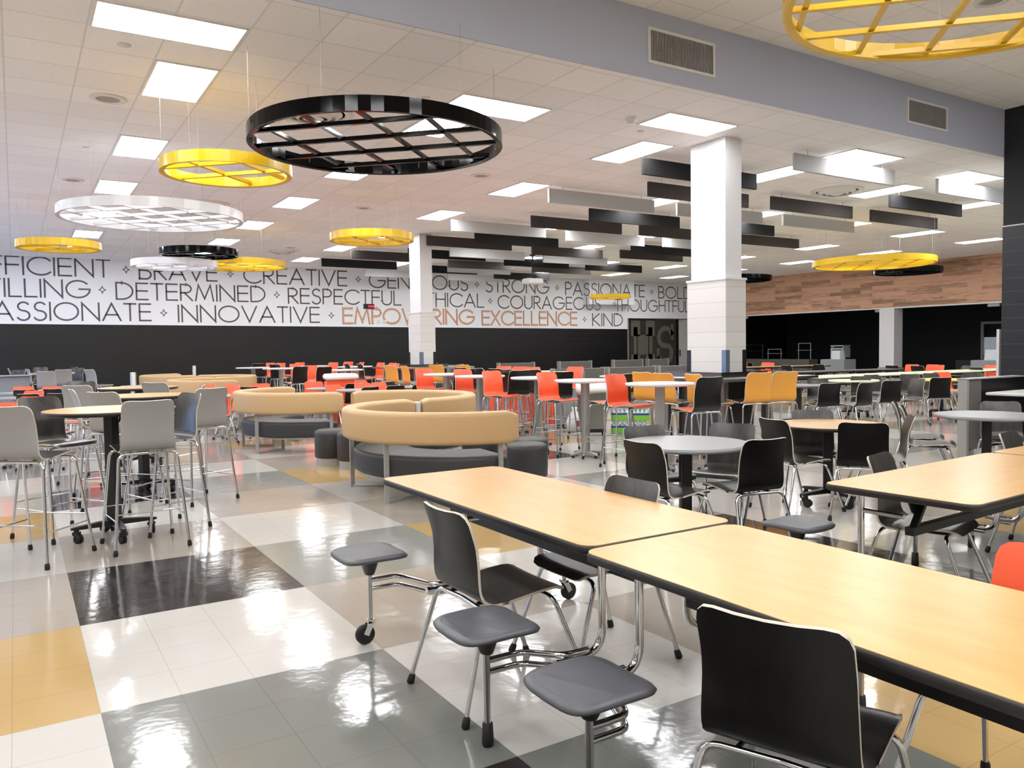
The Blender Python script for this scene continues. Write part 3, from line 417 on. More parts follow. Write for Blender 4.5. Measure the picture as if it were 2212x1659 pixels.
S('trim_mural_ledge', MB().add([(XL, YB-.012, zb(XL)-.02), (XH, YB-.012, zb(XH)-.02), (XH, YB-.012, zb(XH)+.015), (XL, YB-.012, zb(XL)+.015), (XL, YB-.001, zb(XL)-.02), (XH, YB-.001, zb(XH)-.02), (XH, YB-.001, zb(XH)+.015), (XL, YB-.001, zb(XL)+.015)], [(0, 1, 2, 3), (3, 2, 6, 7), (0, 4, 5, 1), (0, 3, 7, 4), (1, 5, 6, 2)]), M['white_wall'])
# right wall: plank fascia over a dark serving line
S('wall_right', MB().box(XR, XR+.35, 10.0, YB, 2.70, ZC), M['wood'])
S('trim_fascia', MB().box(XR-.03, XR+.36, 10.0, YB, 2.665, 2.70), M['white_wall'])
S('wall_kitchen_back', MB().box(33, 33.1, 8.5, YB+.5, 0, 3.1), M['black'])  # kitchen walls, ceiling and floor coloured black to stand in for unlit darkness
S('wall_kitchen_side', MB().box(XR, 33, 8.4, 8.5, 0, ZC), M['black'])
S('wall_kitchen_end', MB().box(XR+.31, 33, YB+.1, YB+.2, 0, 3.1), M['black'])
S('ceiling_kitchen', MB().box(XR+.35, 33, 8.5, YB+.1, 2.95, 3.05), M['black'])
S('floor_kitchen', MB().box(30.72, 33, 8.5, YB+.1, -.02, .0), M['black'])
S('wall_right_near', MB().box(XR, XR+.2, 5.5, 10.0, 0, ZC), M['plain_wall'])
S('wall_far_side', MB().box(XD+.31, XR+.2, 6.05, 6.15, 0, ZC), M['plain_wall'])
S('column_kitchen', MB().box(XR-.02, XR+.5, 16.85, 17.42, .55, 2.664, 0).box(XR-.05, XR+.53, 16.82, 17.45, 0, .55, 1), [M['pillar_paint'], M['grey_metal']])
# dark block wall at the right edge of the picture
dw = MB(); dw.box(XD, XD+.3, YF, YS, 0, 3.18, 0).box(XD+.012, XD+.3, YF, YS-.002, 3.20, ZH, 1).box(XD-.01, XD+.3, YF, YS+.004, 3.18, 3.20, 2)
S('wall_dark', dw, [M['dark_wall'], mat('charcoal_paint', (24, 24, 28), 0.75), M['grey_metal']])
# the two square pillars with steel corner guards and a counter round the foot
def pillar(name, x0, x1, y0, y1, zstep):
    p = MB().box(x0, x1, y0, y1, zstep, ZC-.001, 0)
    e = .04
    for a, b, ax, mi in (((x0-e, y0-e), (x1+e, y0-e), 0, 1), ((x1+e, y0-e), (x1+e, y1+e), 1, 2), ((x1+e, y1+e), (x0-e, y1+e), 0, 1), ((x0-e, y1+e), (x0-e, y0-e), 1, 2)):
        p.add([(a[0], a[1], 0), (b[0], b[1], 0), (b[0], b[1], zstep-.03), (a[0], a[1], zstep-.03)], [(0, 1, 2, 3)], mi)
    p.box(x0-e-.012, x1+e+.012, y0-e-.012, y1+e+.012, zstep-.03, zstep, 3)
    S(name, p, [M['pillar_paint'], M['block_white_x'], M['block_white_y'], M['pillar_paint']])
    for cx, sx in ((x0-e, 1), (x1+e, -1)):
        for cy, sy in ((y0-e, 1), (y1+e, -1)):
            g = MB(); t = .006; L = .07
            g.box(min(cx-sx*t, cx+sx*L), max(cx-sx*t, cx+sx*L), min(cy-sy*t, cy), max(cy-sy*t, cy), 1.06, zstep*.585, 0)
            g.box(min(cx-sx*t, cx), max(cx-sx*t, cx), min(cy, cy+sy*L), max(cy, cy+sy*L), 1.06, zstep*.585, 0)
            o = g.build('trim_corner_guard', M['guard_blue'] if sy*sx > 0 else M['black_metal']); o['kind'] = 'structure'
pillar('pillar_near', 8.16, 8.47, 7.58, 8.22, 2.36); pillar('pillar_far', 8.37, 8.69, 17.5, 18.1, 2.36)
def counter(label, cx, cy, hx, hy):
    t = thing('pillar_counter', label, 'counter', (cx, cy, 0), 0, 'steel counters round the pillars')
    top = MB()
    for x0, x1, y0, y1 in ((-hx, hx, -hy, -.42), (-hx, hx, .42, hy), (-hx, -.26, -.42, .42), (.26, hx, -.42, .42)): top.box(x0, x1, y0, y1, .985, 1.02)
    top.build('counter_top', M['steel'], t)
    sk = MB()
    for x0, x1, y0, y1 in ((-.45, .45, -.52, -.50), (-.45, .45, .50, .52), (-.45, -.43, -.5, .5), (.43, .45, -.5, .5)): sk.box(x0, x1, y0, y1, 1.02, 1.085)
    sk.build('raised_skirt', M['dark_steel'], t)
    for x, y in ((-.42, -.52), (.42, -.52), (-.42, .52), (.42, .52)): MB().box(x-.05, x+.05, y-.05, y+.05, 0, .985, bev=.006).build('leg', M['steel'], t)
    cl = MB()
    for x0, x1, y0, y1 in ((-.31, .31, -.42, -.40), (-.31, .31, .40, .42), (-.31, -.29, -.40, .40), (.29, .31, -.40, .40)): cl.box(x0, x1, y0, y1, 0, .985)
    cl.build('foot_cladding', M['dark_steel'], t)
counter('stainless steel counter wrapped round the nearer white pillar', 8.315, 7.9, .92, .98)
counter('stainless steel counter wrapped round the farther white pillar', 8.53, 17.8, .92, .98)
# ------------------------------------------------------------------ stroke lettering on the mural wall
def arc(cx, cy, rx, ry, a, b, k=14): return [(cx+rx*math.cos(math.radians(a+(b-a)*i/k)), cy+ry*math.sin(math.radians(a+(b-a)*i/k))) for i in range(k+1)]
GL = {'A': (.78, [[(0, 0), (.39, 1), (.78, 0)], [(.13, .33), (.65, .33)]]), 'B': (.54, [[(0, 0), (0, 1), (.27, 1)]+arc(.27, .76, .22, .24, 90, -90)+[(0, .52)], [(.27, .52)]+arc(.28, .26, .26, .26, 90, -90)+[(0, 0)]]),
 'C': (.86, [arc(.5, .5, .5, .5, 42, 318, 24)]), 'D': (.72, [[(0, 0), (0, 1), (.22, 1)]+arc(.22, .5, .5, .5, 90, -90, 18)+[(0, 0)]]), 'E': (.5, [[(.5, 1), (0, 1), (0, 0), (.5, 0)], [(0, .53), (.48, .53)]]), 'F': (.48, [[(.48, 1), (0, 1), (0, 0)], [(0, .53), (.46, .53)]]),
 'G': (1.0, [arc(.5, .5, .5, .5, 42, 360, 26)+[(.55, .5)]]), 'H': (.64, [[(0, 0), (0, 1)], [(.64, 0), (.64, 1)], [(0, .55), (.64, .55)]]), 'I': (.0, [[(0, 0), (0, 1)]]), 'K': (.6, [[(0, 0), (0, 1)], [(.55, 1), (.03, .53), (.6, 0)]]), 'L': (.46, [[(0, 1), (0, 0), (.46, 0)]]),
 'M': (.86, [[(0, 0), (.14, 1), (.43, .12), (.72, 1), (.86, 0)]]), 'N': (.72, [[(0, 0), (0, 1), (.72, 0), (.72, 1)]]), 'O': (1.0, [arc(.5, .5, .5, .5, 0, 360, 32)]), 'P': (.5, [[(0, 0), (0, 1), (.24, 1)]+arc(.24, .74, .26, .26, 90, -90)+[(0, .48)]]), 'R': (.54, [[(0, 0), (0, 1), (.24, 1)]+arc(.24, .74, .26, .26, 90, -90)+[(0, .48)], [(.18, .48), (.54, 0)]]),
 'S': (.5, [arc(.27, .76, .22, .24, 35, 250, 14)+arc(.25, .25, .25, .27, 75, -150, 16)]), 'T': (.52, [[(0, 1), (.52, 1)], [(.26, 1), (.26, 0)]]), 'U': (.62, [[(0, 1), (0, .31)]+arc(.31, .31, .31, .31, 180, 360)+[(.62, 1)]]), 'V': (.74, [[(0, 1), (.37, 0), (.74, 1)]]), 'W': (1.06, [[(0, 1), (.28, 0), (.53, .9), (.78, 0), (1.06, 1)]]), 'X': (.62, [[(0, 0), (.6, 1)], [(.02, 1), (.62, 0)]])}
def ribbon(mb, path, hw, fn, mi=0):
    n = len(path); closed = (Vector(path[0])-Vector(path[-1])).length < 1e-5; L = []
    for i in range(n):
        p = Vector(path[i]); a = Vector(path[i-1]) if i else (Vector(path[n-2]) if closed else None); b = Vector(path[i+1]) if i < n-1 else (Vector(path[1]) if closed else None)
        d1 = (p-a).normalized() if a is not None else None; d2 = (b-p).normalized() if b is not None else None
        if d1 is None: d1 = d2; p = p-d2*hw
        if d2 is None: d2 = d1; p = p+d1*hw
        n1, n2 = Vector((-d1.y, d1.x)), Vector((-d2.y, d2.x)); m = n1+n2
        m = n1 if m.length < 1e-4 else m.normalized(); k = hw/max(.35, m.dot(n1)); L.append((p+m*k, p-m*k))
    for i in range(n-1): mb.add([fn(*L[i][0]), fn(*L[i][1]), fn(*L[i+1][1]), fn(*L[i+1][0])], [(0, 1, 2, 3)], mi)
def word(text, x0, x1, z0, h, layers, pre=0):
    # fitted between x0 and x1; the first «pre» letters run on to the left of x0
    gap = .17; body = text[pre:]; nat = sum(GL[c][0] for c in body)+gap*(len(body)-1); hw = .048
    sx = (x1-x0-2*hw*h)/nat/h if not pre else (x1-x0)/nat/h
    x = x0+hw*h-(sum(GL[c][0]+gap for c in text[:pre]))*h*sx; mb = MB()
    for c in text:
        cxm = x+GL[c][0]*h*sx/2
        y = YB-.46 if 20.1 < cxm < 22.5 and z0 > 2.9 else YB-.006
        for k, (w_, mi) in enumerate(layers):
            for st in GL[c][1]: ribbon(mb, [(px*sx, py) for px, py in st], w_, lambda a, b, y=y, k=k, x=x: ((x+a*h)*(y+.006)/YB, y-.004*k, EYE+(z0+b*h-EYE)*(y+.006)/YB), mi)
        x += (GL[c][0]+gap)*h*sx
    return mb.build('painted_word', [M['letter'], M['letter_orange'], M['letter_dark'], M['letter_cream']], back)
PLAIN = [(.048, 0)]; HOT = [(.062, 1), (.050, 2), (.030, 1), (.017, 3)]
def zr(a, b, x): return a+(b-a)*x/25.0
R1 = lambda x: zr(3.74, 3.57, x); R2 = lambda x: zr(3.11, 2.96, x); R3 = lambda x: zr(2.455, 2.31, x)
for t_, a, b, R, pre, ly, h in (('EFFICIENT', -.15, 2.46, R1, 2, PLAIN, .50), ('BRAVE', 3.27, 5.56, R1, 0, PLAIN, .50), ('CREATIVE', 6.36, 9.88, R1, 0, PLAIN, .50), ('GENEROUS', 10.67, 14.67, R1, 0, PLAIN, .50), ('STRONG', 15.42, 18.41, R1, 0, PLAIN, .50), ('PASSIONATE', 19.2, 23.5, R1, 0, PLAIN, .50), ('BOLD', 24.28, 26.3, R1, 0, PLAIN, .50),
  ('WILLING', -.2, 1.92, R2, 1, PLAIN, .49), ('DETERMINED', 2.62, 7.06, R2, 0, PLAIN, .49), ('RESPECTFUL', 7.79, 11.91, R2, 0, PLAIN, .49), ('ETHICAL', 13.28, 15.31, R2, 2, PLAIN, .49), ('COURAGEOUS', 15.96, 21.03, R2, 0, PLAIN, .49), ('THOUGHTFUL', 21.8, 26.2, R2, 0, PLAIN, .49),
  ('COMPASSIONATE', .07, 3.54, R3, 5, PLAIN, .50), ('INNOVATIVE', 4.34, 8.87, R3, 0, PLAIN, .50), ('EMPOWERING', 9.68, 14.93, R3, 0, HOT, .52), ('EXCELLENCE', 15.24, 19.79, R3, 0, HOT, .52), ('KIND', 20.58, 22.24, R3, 0, PLAIN, .50)):
    word(t_, a, b, R((a+b)/2), h, ly, pre)
dm = MB()
for x, R in ((2.93, R1), (5.96, R1), (10.28, R1), (15.05, R1), (18.8, R1), (23.9, R1), (2.27, R2), (7.43, R2), (12.35, R2), (15.63, R2), (21.42, R2), (3.94, R3), (9.28, R3), (20.18, R3)):
    z = R(x)+.25; y = YB-.46 if 20.1 < x < 22.5 and z > 3.2 else YB-.006
    ribbon(dm, [(x-.09, z), (x-.03, z+.03), (x, z+.1), (x+.03, z+.03), (x+.09, z), (x+.03, z-.03), (x, z-.1), (x-.03, z-.03), (x-.09, z)], .011, lambda a, b, y=y: (a, y, b))
dm.build('painted_diamond_row', M['letter'], back)
# etched letters on the dark glass panel beside the mural
hs = MB().box(22.58, 25.55, YB+.20, YB+.23, .0, 2.64)
pan = S('window_4', hs, M['glass_dark'])
S('trim_glass_frame', MB().box(25.6, 25.68, YB+.18, YB+.26, 0, 2.64, 0).box(22.5, 22.58, YB+.02, YB+.12, 0, 2.66, 1), [M['black_metal'], M['grey_metal']])
S('door_1', MB().box(25.70, 26.45, YB+.2, YB+.24, 0, 2.62).box(25.74, 25.78, YB+.16, YB+.2, .95, 1.25, 1), [M['plain_wall'], M['black_metal']])
lg = MB(); fnp = lambda k: (lambda a, b: (a, YB+.19-.004*k, b))
def slab(x0, x1, z0, z1, k, mi, g): ribbon(lg, [((x0+x1)/2, z0-g), ((x0+x1)/2, z1+g)], (x1-x0)/2+g, fnp(k), mi)
for g, k, mi in ((.022, 0, 0), (0, 1, 1)):
    for x in (23.12, 23.98):
        slab(x-.12, x+.12, .63+.1, 2.16, k, mi, g); slab(x-.26, x+.26, .63, .83, k, mi, g); slab(x-.26, x+.26, 2.14, 2.32, k, mi, g)
    slab(23.2, 23.9, 1.41, 1.60, k, mi, g)
    pth = [(24.9+x, z) for x, z in arc(-.02, 1.82, .40, .41, 28, 238, 16)+arc(-.06, 1.10, .40, .41, 52, -148, 18)]
    ribbon(lg, pth, .115+g, fnp(k), mi)
    slab(25.2, 25.37, 1.80, 2.34, k, mi, g); slab(24.35, 24.53, .62, 1.26, k, mi, g)
lg.build('etched_letters', [M['black'], M['hs_fill']], pan)
# ------------------------------------------------------------------ ceiling lights, baffles, grilles
def light_panel(lx, ly):
    t = thing('ceiling_light', 'x', 'ceiling light'); f = MB()
    for x0, x1, y0, y1 in ((-lx, lx, -ly, -ly+.022), (-lx, lx, ly-.022, ly), (-lx, -lx+.022, -ly+.022, ly-.022), (lx-.022, lx, -ly+.022, ly-.022)): f.box(x0, x1, y0, y1, -.012, 0)
    f.build('frame', M['white_plastic'], t)
    MB().box(-lx+.022, lx-.022, -ly+.022, ly-.022, -.008, -.0005).build('diffuser', M['panel'], t)
    return t
LA, LB = light_panel(.295, .595), light_panel(.595, .295); used = set()
def put(src, loc, deg, label, group, extra=None):
    if src.name not in used:
        used.add(src.name); kids(src); src.location = loc; src.rotation_euler = (0, 0, math.radians(deg)); src['label'] = label; src['group'] = group
        for c in list(src.children): kids(c)
        return src
    return dup(src, loc, deg, label, group)
ROWN = ['nearest', 'second', 'third', 'fourth', 'fifth', 'farthest']
for k in range(-2, 8):
    for m in range(6):
        x, y = 1.535+3.05*k, 8.88+3.03*m
        if x > XD-.2 and y < 6.4: continue
        lab = ('%s rectangular ceiling light in the lengthwise row %s' % (ROWN[m], ['second from the left wall', 'first beyond', 'over the nearest bar tables', 'over the tan sofas', 'left of the near pillar', 'right of the near pillar', 'second right of the near pillar', 'third right of the near pillar', 'next to the plank wall row', 'nearest the plank wall'][k+2]))
        if k < 0: lab = '%s unseen rectangular ceiling light added over the left aisle, %s column' % (ROWN[m], ['outer', 'inner'][k+2])  # light grid carried on out of view, added for its light
        put(LA, (x, y, ZC), 0, lab, 'lengthwise ceiling lights')
for i, (x, y) in enumerate(((-1.8, 7.41), (1.23, 7.41), (4.9, 8.03), (7.33, 7.42), (10.94, 7.42), (13.9, 7.42), (16.9, 7.42), (20, 7.42))):
    if i == 2: x, y = 4.85, 8.02
    put(LB, (x, y, ZC), 0, '%s crosswise ceiling light along the blue-grey soffit, counted from left' % ORD[i], 'crosswise ceiling lights by the soffit')
n = 0  # unseen panels, added to brighten the soffit and the upper ceiling
for x, y in ((-2.4, -4.2), (-2.4, -1.6), (-2.4, 1.0), (-2.4, 3.6), (.6, -4.2), (.6, -1.6), (.6, 1.0), (.6, 3.4), (3.8, -4.2), (3.8, -1.6), (3.8, .4), (3.8, 2.0), (8.2, -4.2), (8.2, -1.6), (7.2, .6), (9.4, .6), (9.6, 2.7), (11.6, -1.6), (11.6, .6), (11.8, 2.7), (-1.2, 2.4), (6.0, -.6)):
    if True:
        n += 1; put(LA, (x, y, ZH), 0, '%s light panel added unseen to the upper ceiling behind the viewer' % (ORD[n-1] if n < 17 else 'last but %d' % (27-n)), 'added upper ceiling lights')
BAF = [(7.85,11.29,'g'),(9.68,12.52,'k'),(9.12,13.75,'c'),(7.90,14.95,'g'),(9.28,16.4,'k'),(8.46,17.3,'c'),(11.02,15.15,'g'),(11.81,17.8,'c'),(10.02,19.1,'g'),(9.08,19.7,'k'),(13.2,19.3,'g'),(12.6,20.5,'k'),(15.78,20.65,'k'),(11.33,21.7,'c'),(11.98,23.0,'g'),(14.54,21.9,'c'),(10.9,23.4,'k'),(14.62,24.5,'k'),(13.35,25.65,'g'),(14.56,17.45,'c'),
 (7.79,8.82,'k'),(9.0,10.05,'c'),(10.82,11.28,'g'),(12.0,13.7,'c'),(15.05,13.7,'c'),(12.54,12.41,'k'),(14.01,16.33,'k'),(13.91,15.0,'g'),(9.53,7.56,'g'),(13.15,7.56,'g'),(13.72,8.77,'k'),(11.9,9.95,'c'),(13.75,11.19,'g'),(14.96,9.98,'c'),(7.84,20.7,'c'),(7.77,22.93,'k'),(10.08,25.4,'g')]
BN = {'g': 'pale grey', 'k': 'black', 'c': 'charcoal'}; PB = {}
for c, mn in (('g', 'felt_grey'), ('k', 'felt_black'), ('c', 'felt_char')):
    t = thing('ceiling_baffle', 'x', 'ceiling baffle'); MB().box(0, 2.4, -.025, .025, -.31, -.07, bev=.004).build('felt_panel', M[mn], t)
    h = MB()
    for x in (.3, 2.1): h.tube([(x, 0, -.072), (x, 0, -.001)], .004, 6)
    h.build('hanger_wire', M['wire'], t); PB[c] = t
cnt = {}
for x, y, c in sorted(BAF, key=lambda b: b[1]):
    cnt[c] = cnt.get(c, 0)+1; i = cnt[c]
    put(PB[c], (x, y, ZC), 0, ('%s nearest' % ORD[i-1] if i > 1 else 'nearest')+' of the %s felt baffles hanging under the tiled ceiling' % BN[c], 'felt ceiling baffles')
def grille(x0, x1, z0, z1, label):
    t = thing('return_air_grille', label, 'vent', ((x0+x1)/2, YS, (z0+z1)/2), 0, 'grilles in the soffit'); hx, hz = (x1-x0)/2, (z1-z0)/2; f = MB()
    for a, b, c, d in ((-hx, hx, -hz, -hz+.03), (-hx, hx, hz-.03, hz), (-hx, -hx+.03, -hz+.03, hz-.03), (hx-.03, hx, -hz+.03, hz-.03)): f.box(a, b, -.018, 0, c, d)
    f.build('frame', M['white_plastic'], t); v = MB(); n = int((x1-x0-.06)/.022)
    for i in range(n): x = -hx+.036+i*.022; v.box(x, x+.011, -.012, -.004, -hz+.03, hz-.03)
    v.build('vanes', M['grey_metal'], t); MB().box(-hx+.03, hx-.03, -.003, -.0005, -hz+.03, hz-.03).build('backing', M['black_metal'], t)
grille(5.70, 6.675, 4.40, 4.77, 'larger white-framed air grille in the blue-grey soffit, above the pillar')
grille(10.32, 11.29, 4.41, 4.75, 'smaller-looking air grille in the soffit near the dark wall')
def diffuser(x, y, r, label, z=ZC):
    t = thing('round_air_diffuser', label, 'air diffuser', (x, y, z), 0, 'round ceiling diffusers')
    o = MB().lathe([(r, -.001), (r, -.02), (r*.86, -.035), (r*.80, -.02), (r*.80, -.001)], n=40); o.build('outer_ring', M['white_plastic'], t)
    c = MB()
    for k, (a, b) in enumerate(((.74, .58), (.52, .38))): c.lathe([(r*a, -.02), (r*b, -.07-.02*k), (r*b*.96, -.062-.02*k), (r*a*.96, -.014)], n=36)
    c.lathe([(r*.26, -.075), (r*.1, -.095), (.004, -.097)], n=24); c.build('cones', M['white_plastic'], t)
    MB().lathe([(r*.80, -.012), (.004, -.012)], n=36).build('dark_throat', M['black_metal'], t)
diffuser(3.07, 9.22, .46, 'round air diffuser above the large black ring'); diffuser(3.15, 15.8, .43, 'round air diffuser between the yellow and the white ring')
diffuser(12.84, 9.24, .45, 'round air diffuser right of the near pillar among the baffles'); diffuser(1.53, 22.4, .4, 'round air diffuser above the far left yellow ring'); diffuser(6.4, 22.2, .42, 'round air diffuser above the far yellow ring at centre'); diffuser(22.8, 16.0, .5, 'round air diffuser above the right-hand yellow ring')
def speaker(x, y, r, label, z=ZC):
    t = thing('ceiling_speaker', label, 'ceiling speaker', (x, y, z), 0, 'round ceiling speakers')
    MB().lathe([(r, -.001), (r, -.008), (r*.62, -.014), (r*.62, -.004)], n=32).build('rim', M['white_plastic'], t); MB().lathe([(r*.61, -.006), (.004, -.009)], n=28).build('grille', M['grey_grille'], t)
for x, y, r, lab in ((.97, 9.8, .19, 'round speaker left of the first lengthwise light panel'), (.89, 14.6, .17, 'round speaker in the ceiling left of the white ring'), (6.49, 11.23, .17, 'round speaker right of the large black ring'), (5.91, 14.86, .17, 'round speaker near the fourth light over the sofas'), (6.4, 21.4, .17, 'round speaker before the far centre diffuser')): speaker(x, y, r, lab)
speaker(8.65, 4.41, .17, 'round speaker in the upper ceiling beside the big yellow ring', ZH)
def det(x, y, r, h, label):
    o = MB().lathe([(r, -.001), (r, -h*.4), (r*.7, -h*.5), (r*.65, -h), (.004, -h)], 0, 0, 24).build('smoke_detector', M['white_plastic']); o.location = (x, y, ZC); tag(o, label, 'smoke detector', 'ceiling detectors')
det(6.5, 7.56, .075, .07, 'white smoke detector hanging left of the crosswise light by the pillar'); det(.94, 8.04, .06, .012, 'flat white sprinkler cover under the first crosswise light'); det(3.97, 8.06, .05, .012, 'flat white sprinkler cover above the large black ring'); det(7.0, 7.95, .05, .012, 'flat white sprinkler cover below the smoke detector'); det(.92, 12.23, .05, .012, 'flat white sprinkler cover left of the second lengthwise light')
# ------------------------------------------------------------------ hanging ring frames
def ring(label, cx, cy, R, zb_, m, off=0.0, h=.13, step=.49, z=ZC, ang=45):
    t = thing('hanging_ring', label, 'hanging ring', (cx, cy, zb_), ang, 'round ceiling frames'); n = 72
    MB().loft([[((R-d)*math.cos(2*PI*i/n), (R-d)*math.sin(2*PI*i/n), zz) for i in range(n)] for d, zz in ((0, 0), (0, h), (.02, h), (.02, .03), (.055, .03), (.055, .022), (.055, .006), (.02, 0), (0, 0))], 0, True, False, False).build('hoop', m, t)
    k = -R+((R+off) % step)
    xs = []
    while k < R-.12:
        if k > -R+.12: xs.append(k)
        k += step
    for x in xs:
        L = math.sqrt(R*R-x*x)-.03
        for sx in (0, 1):
            b = MB(); q = [(-L, x), (L, x)]
            if sx: b.box(-L, L, x-.02, x+.02, .03, .036).box(-L, L, x-.003, x+.003, .036, .072)
            else: b.box(x-.02, x+.02, -L, L, .018, .024).box(x-.003, x+.003, -L, L, .024, .06)
            b.build('grid_bar', m, t)
    tg = MB()
    for a in (250, 262, 287, 310, 335, 215):
        c, s = math.cos(math.radians(a-ang)), math.sin(math.radians(a-ang)); tg.bar(((R-.023)*c-.03*s, (R-.023)*s+.03*c, .07), ((R-.023)*c+.03*s, (R-.023)*s-.03*c, .07), .004, .03)
    tg.build('bracket_row', M['tag'], t)
    for a in range(0, 360, 60):
        c, s = math.cos(math.radians(a)), math.sin(math.radians(a)); MB().tube([((R-.03)*c, (R-.03)*s, .06), ((R-.03)*c, (R-.03)*s, z-zb_-.001)], .0016, 5).build('suspension_wire', M['wire'], t)
Y_, K_, W_ = M['yellow'], M['black_lac'], M['white_lac']
ring('large black ring frame hanging in the foreground of the ceiling', 3.03, 7.22, 1.20, 3.39, K_, .24); ring('small yellow ring frame beside the large black ring', 2.05, 9.12, .69, 3.39, Y_, .1, .12)
ring('large white ring frame hanging left below the yellow ring', 1.79, 12.7, 1.25, 3.39, W_, .2); ring('small yellow ring at the far left above the word EFFICIENT', .77, 16.9, .70, 3.39, Y_, .15)
ring('small black ring frame in front of the word BRAVE', 3.23, 17.0, .75, 3.39, K_, .15); ring('wide yellow ring behind the small black ring', 4.45, 18.9, 1.05, 3.39, Y_, .2); ring('white ring just below the small black ring', 2.86, 17.6, .83, 3.2, W_, .2)
ring('small yellow ring left of the farther white pillar', 5.5, 13.45, .74, 3.39, Y_, .15); ring('small yellow ring in front of the boxed mural letters', 19.2, 23.6, .77, 3.27, Y_, .15); ring('wide yellow ring near the plank wall', 16.6, 11.0, 1.30, 3.2, Y_, .2); ring('black ring in front of the plank wall', 19.4, 11.9, .82, 3.2, K_, .15)
ring('black ring behind the near pillar by the plank wall', 18.2, 16.6, 1.1, 3.33, K_, .15)
ring('big yellow ring under the upper ceiling at the top right corner', 5.05, 2.54, 1.22, 3.55, Y_, .1, .13, .49, ZH)
# ceiling projector and wall clock
t = thing('ceiling_projector', 'white projector on a black drop pole in front of the word STRONG', 'projector', (13.3, 20.0, ZC))
MB().tube([(0, 0, -.001), (0, 0, -.62)], .025, 10).lathe([(.09, -.001), (.09, -.03), (.03, -.05)], n=16).build('drop_pole', M['black_metal'], t); MB().box(-.1, .1, -.04, .04, -.68, -.60).bar((-.22, 0, -.70), (.22, 0, -.66), .03, .03).bar((0, -.2, -.70), (0, .2, -.70), .03, .03).build('mount', M['black_metal'], t)
MB().box(-.28, .26, -.2, .2, -.88, -.72, bev=.03).lathe([(.05, -.83), (.05, -.83)], .3, 0).build('body', M['white_plastic'], t)
t = thing('digital_clock', 'small black digital clock with red digits on the mural wall', 'clock', (10.65, YB-.05, 2.985)); MB().box(-.2, .2, 0, .045, -.085, .085, bev=.01).build('case', M['black_metal'], t); dg = MB()
for i, ch in enumerate('11:07'):
    x = -.02+i*.042
    for a, b in {'1': [((0, -.03), (0, .03))], '0': [((-.012, -.03), (-.012, .03)), ((.012, -.03), (.012, .03)), ((-.012, .03), (.012, .03)), ((-.012, -.03), (.012, -.03))], '7': [((-.012, .03), (.012, .03)), ((.012, .03), (.012, -.03))], ':': [((0, .008), (0, .014)), ((0, -.014), (0, -.008))]}[ch]: ribbon(dg, [a, b], .005, lambda u, v, x=x: (x+u, -.004, v))
dg.build('digits', M['red_led'], t)
t = MB().box(10.95, 11.05, YB-.04, YB-.013, 2.41, 2.5).box(11.2, 11.3, YB-.04, YB-.013, 2.42, 2.51).build('wall_socket', M['white_plastic']); tag(t, 'pair of small socket plates under the digital clock', 'socket')
# ------------------------------------------------------------------ ply-shell seats
def shell(mats, lift, parent, wb=.38, ws=.40):
    prof = [(.215, .425), (.20, .442), (.16, .452), (.08, .450), (-.02, .440), (-.10, .432), (-.15, .434), (-.185, .452), (-.205, .485), (-.213, .53), (-.222, .60), (-.24, .68), (-.262, .75), (-.283, .805)]
    P = [Vector((0, y, z+lift)) for y, z in prof]
    # resample
    L = [0]
    for a, b in zip(P, P[1:]): L.append(L[-1]+(b-a).length)
    T = L[-1]
    def at(s):
        s = min(max(s, 0), T)
        for i in range(len(P)-1):
            if s <= L[i+1]+1e-9: q = (s-L[i])/(L[i+1]-L[i]); return P[i].lerp(P[i+1], q), (P[i+1]-P[i]).normalized()
    us = [-1, -.96, -.86, -.7, -.4, 0, .4, .7, .86, .96, 1]; n = 26; top = []; bot = []; rc = .055; th = .0055
    for i in range(n+1):
        rt, rb = [], []
        for u in us:
            w0 = wb/2+(ws/2-wb/2)*.5; ax = abs(u)*w0; e = 0
            if ax > w0-rc: e = rc-math.sqrt(max(0, rc*rc-(ax-(w0-rc))**2))
            s = e+(T-2*e)*i/n; p, d = at(s); fr = s/T
            w = ws/2+(wb/2-ws/2)*min(1, max(0, (fr-.35)/.4)); x = u*w; nn = Vector((0, d.z, -d.y))
            if nn.z < 0 and fr < .4: nn = -nn
            if fr >= .4 and nn.y < 0: nn = -nn
            dish = (.028*(u*u)*min(1, max(0, (fr-.5)/.3))) + .008*u*u*(1-min(1, fr/.4))
            c = p+Vector((x, 0, 0))+nn*dish; rt.append(tuple(c+nn*th)); rb.append(tuple(c-nn*th))
        top.append(rt); bot.append(rb)
    mb = MB(); k = len(us)
    fa = [(i*k+j, i*k+j+1, (i+1)*k+j+1, (i+1)*k+j) for i in range(n) for j in range(k-1)]
    mb.add([p for r in top for p in r], fa, 0, True); mb.add([p for r in bot for p in r], [f[::-1] for f in fa], 1, True)
    loop = [(0, j) for j in range(k)]+[(i, k-1) for i in range(1, n+1)]+[(n, j) for j in range(k-2, -1, -1)]+[(i, 0) for i in range(n-1, 0, -1)]
    A = [top[i][j] for i, j in loop]; B = [bot[i][j] for i, j in loop]; q = len(loop)
    mb.add(A+B, [(i, q+i, q+(i+1) % q, (i+1) % q) for i in range(q)], 2, True)
    return mb.build('seat_shell', mats, parent)
def cap(leg, foot, top):
    d = (Vector(top)-Vector(foot)).normalized(); f = Vector(foot)
    MB().tube([f, f+d*.006, f+d*.03, f+d*.045], [.012, .017, .016, .012], 8).build('foot_cap', M['rubber'], leg)
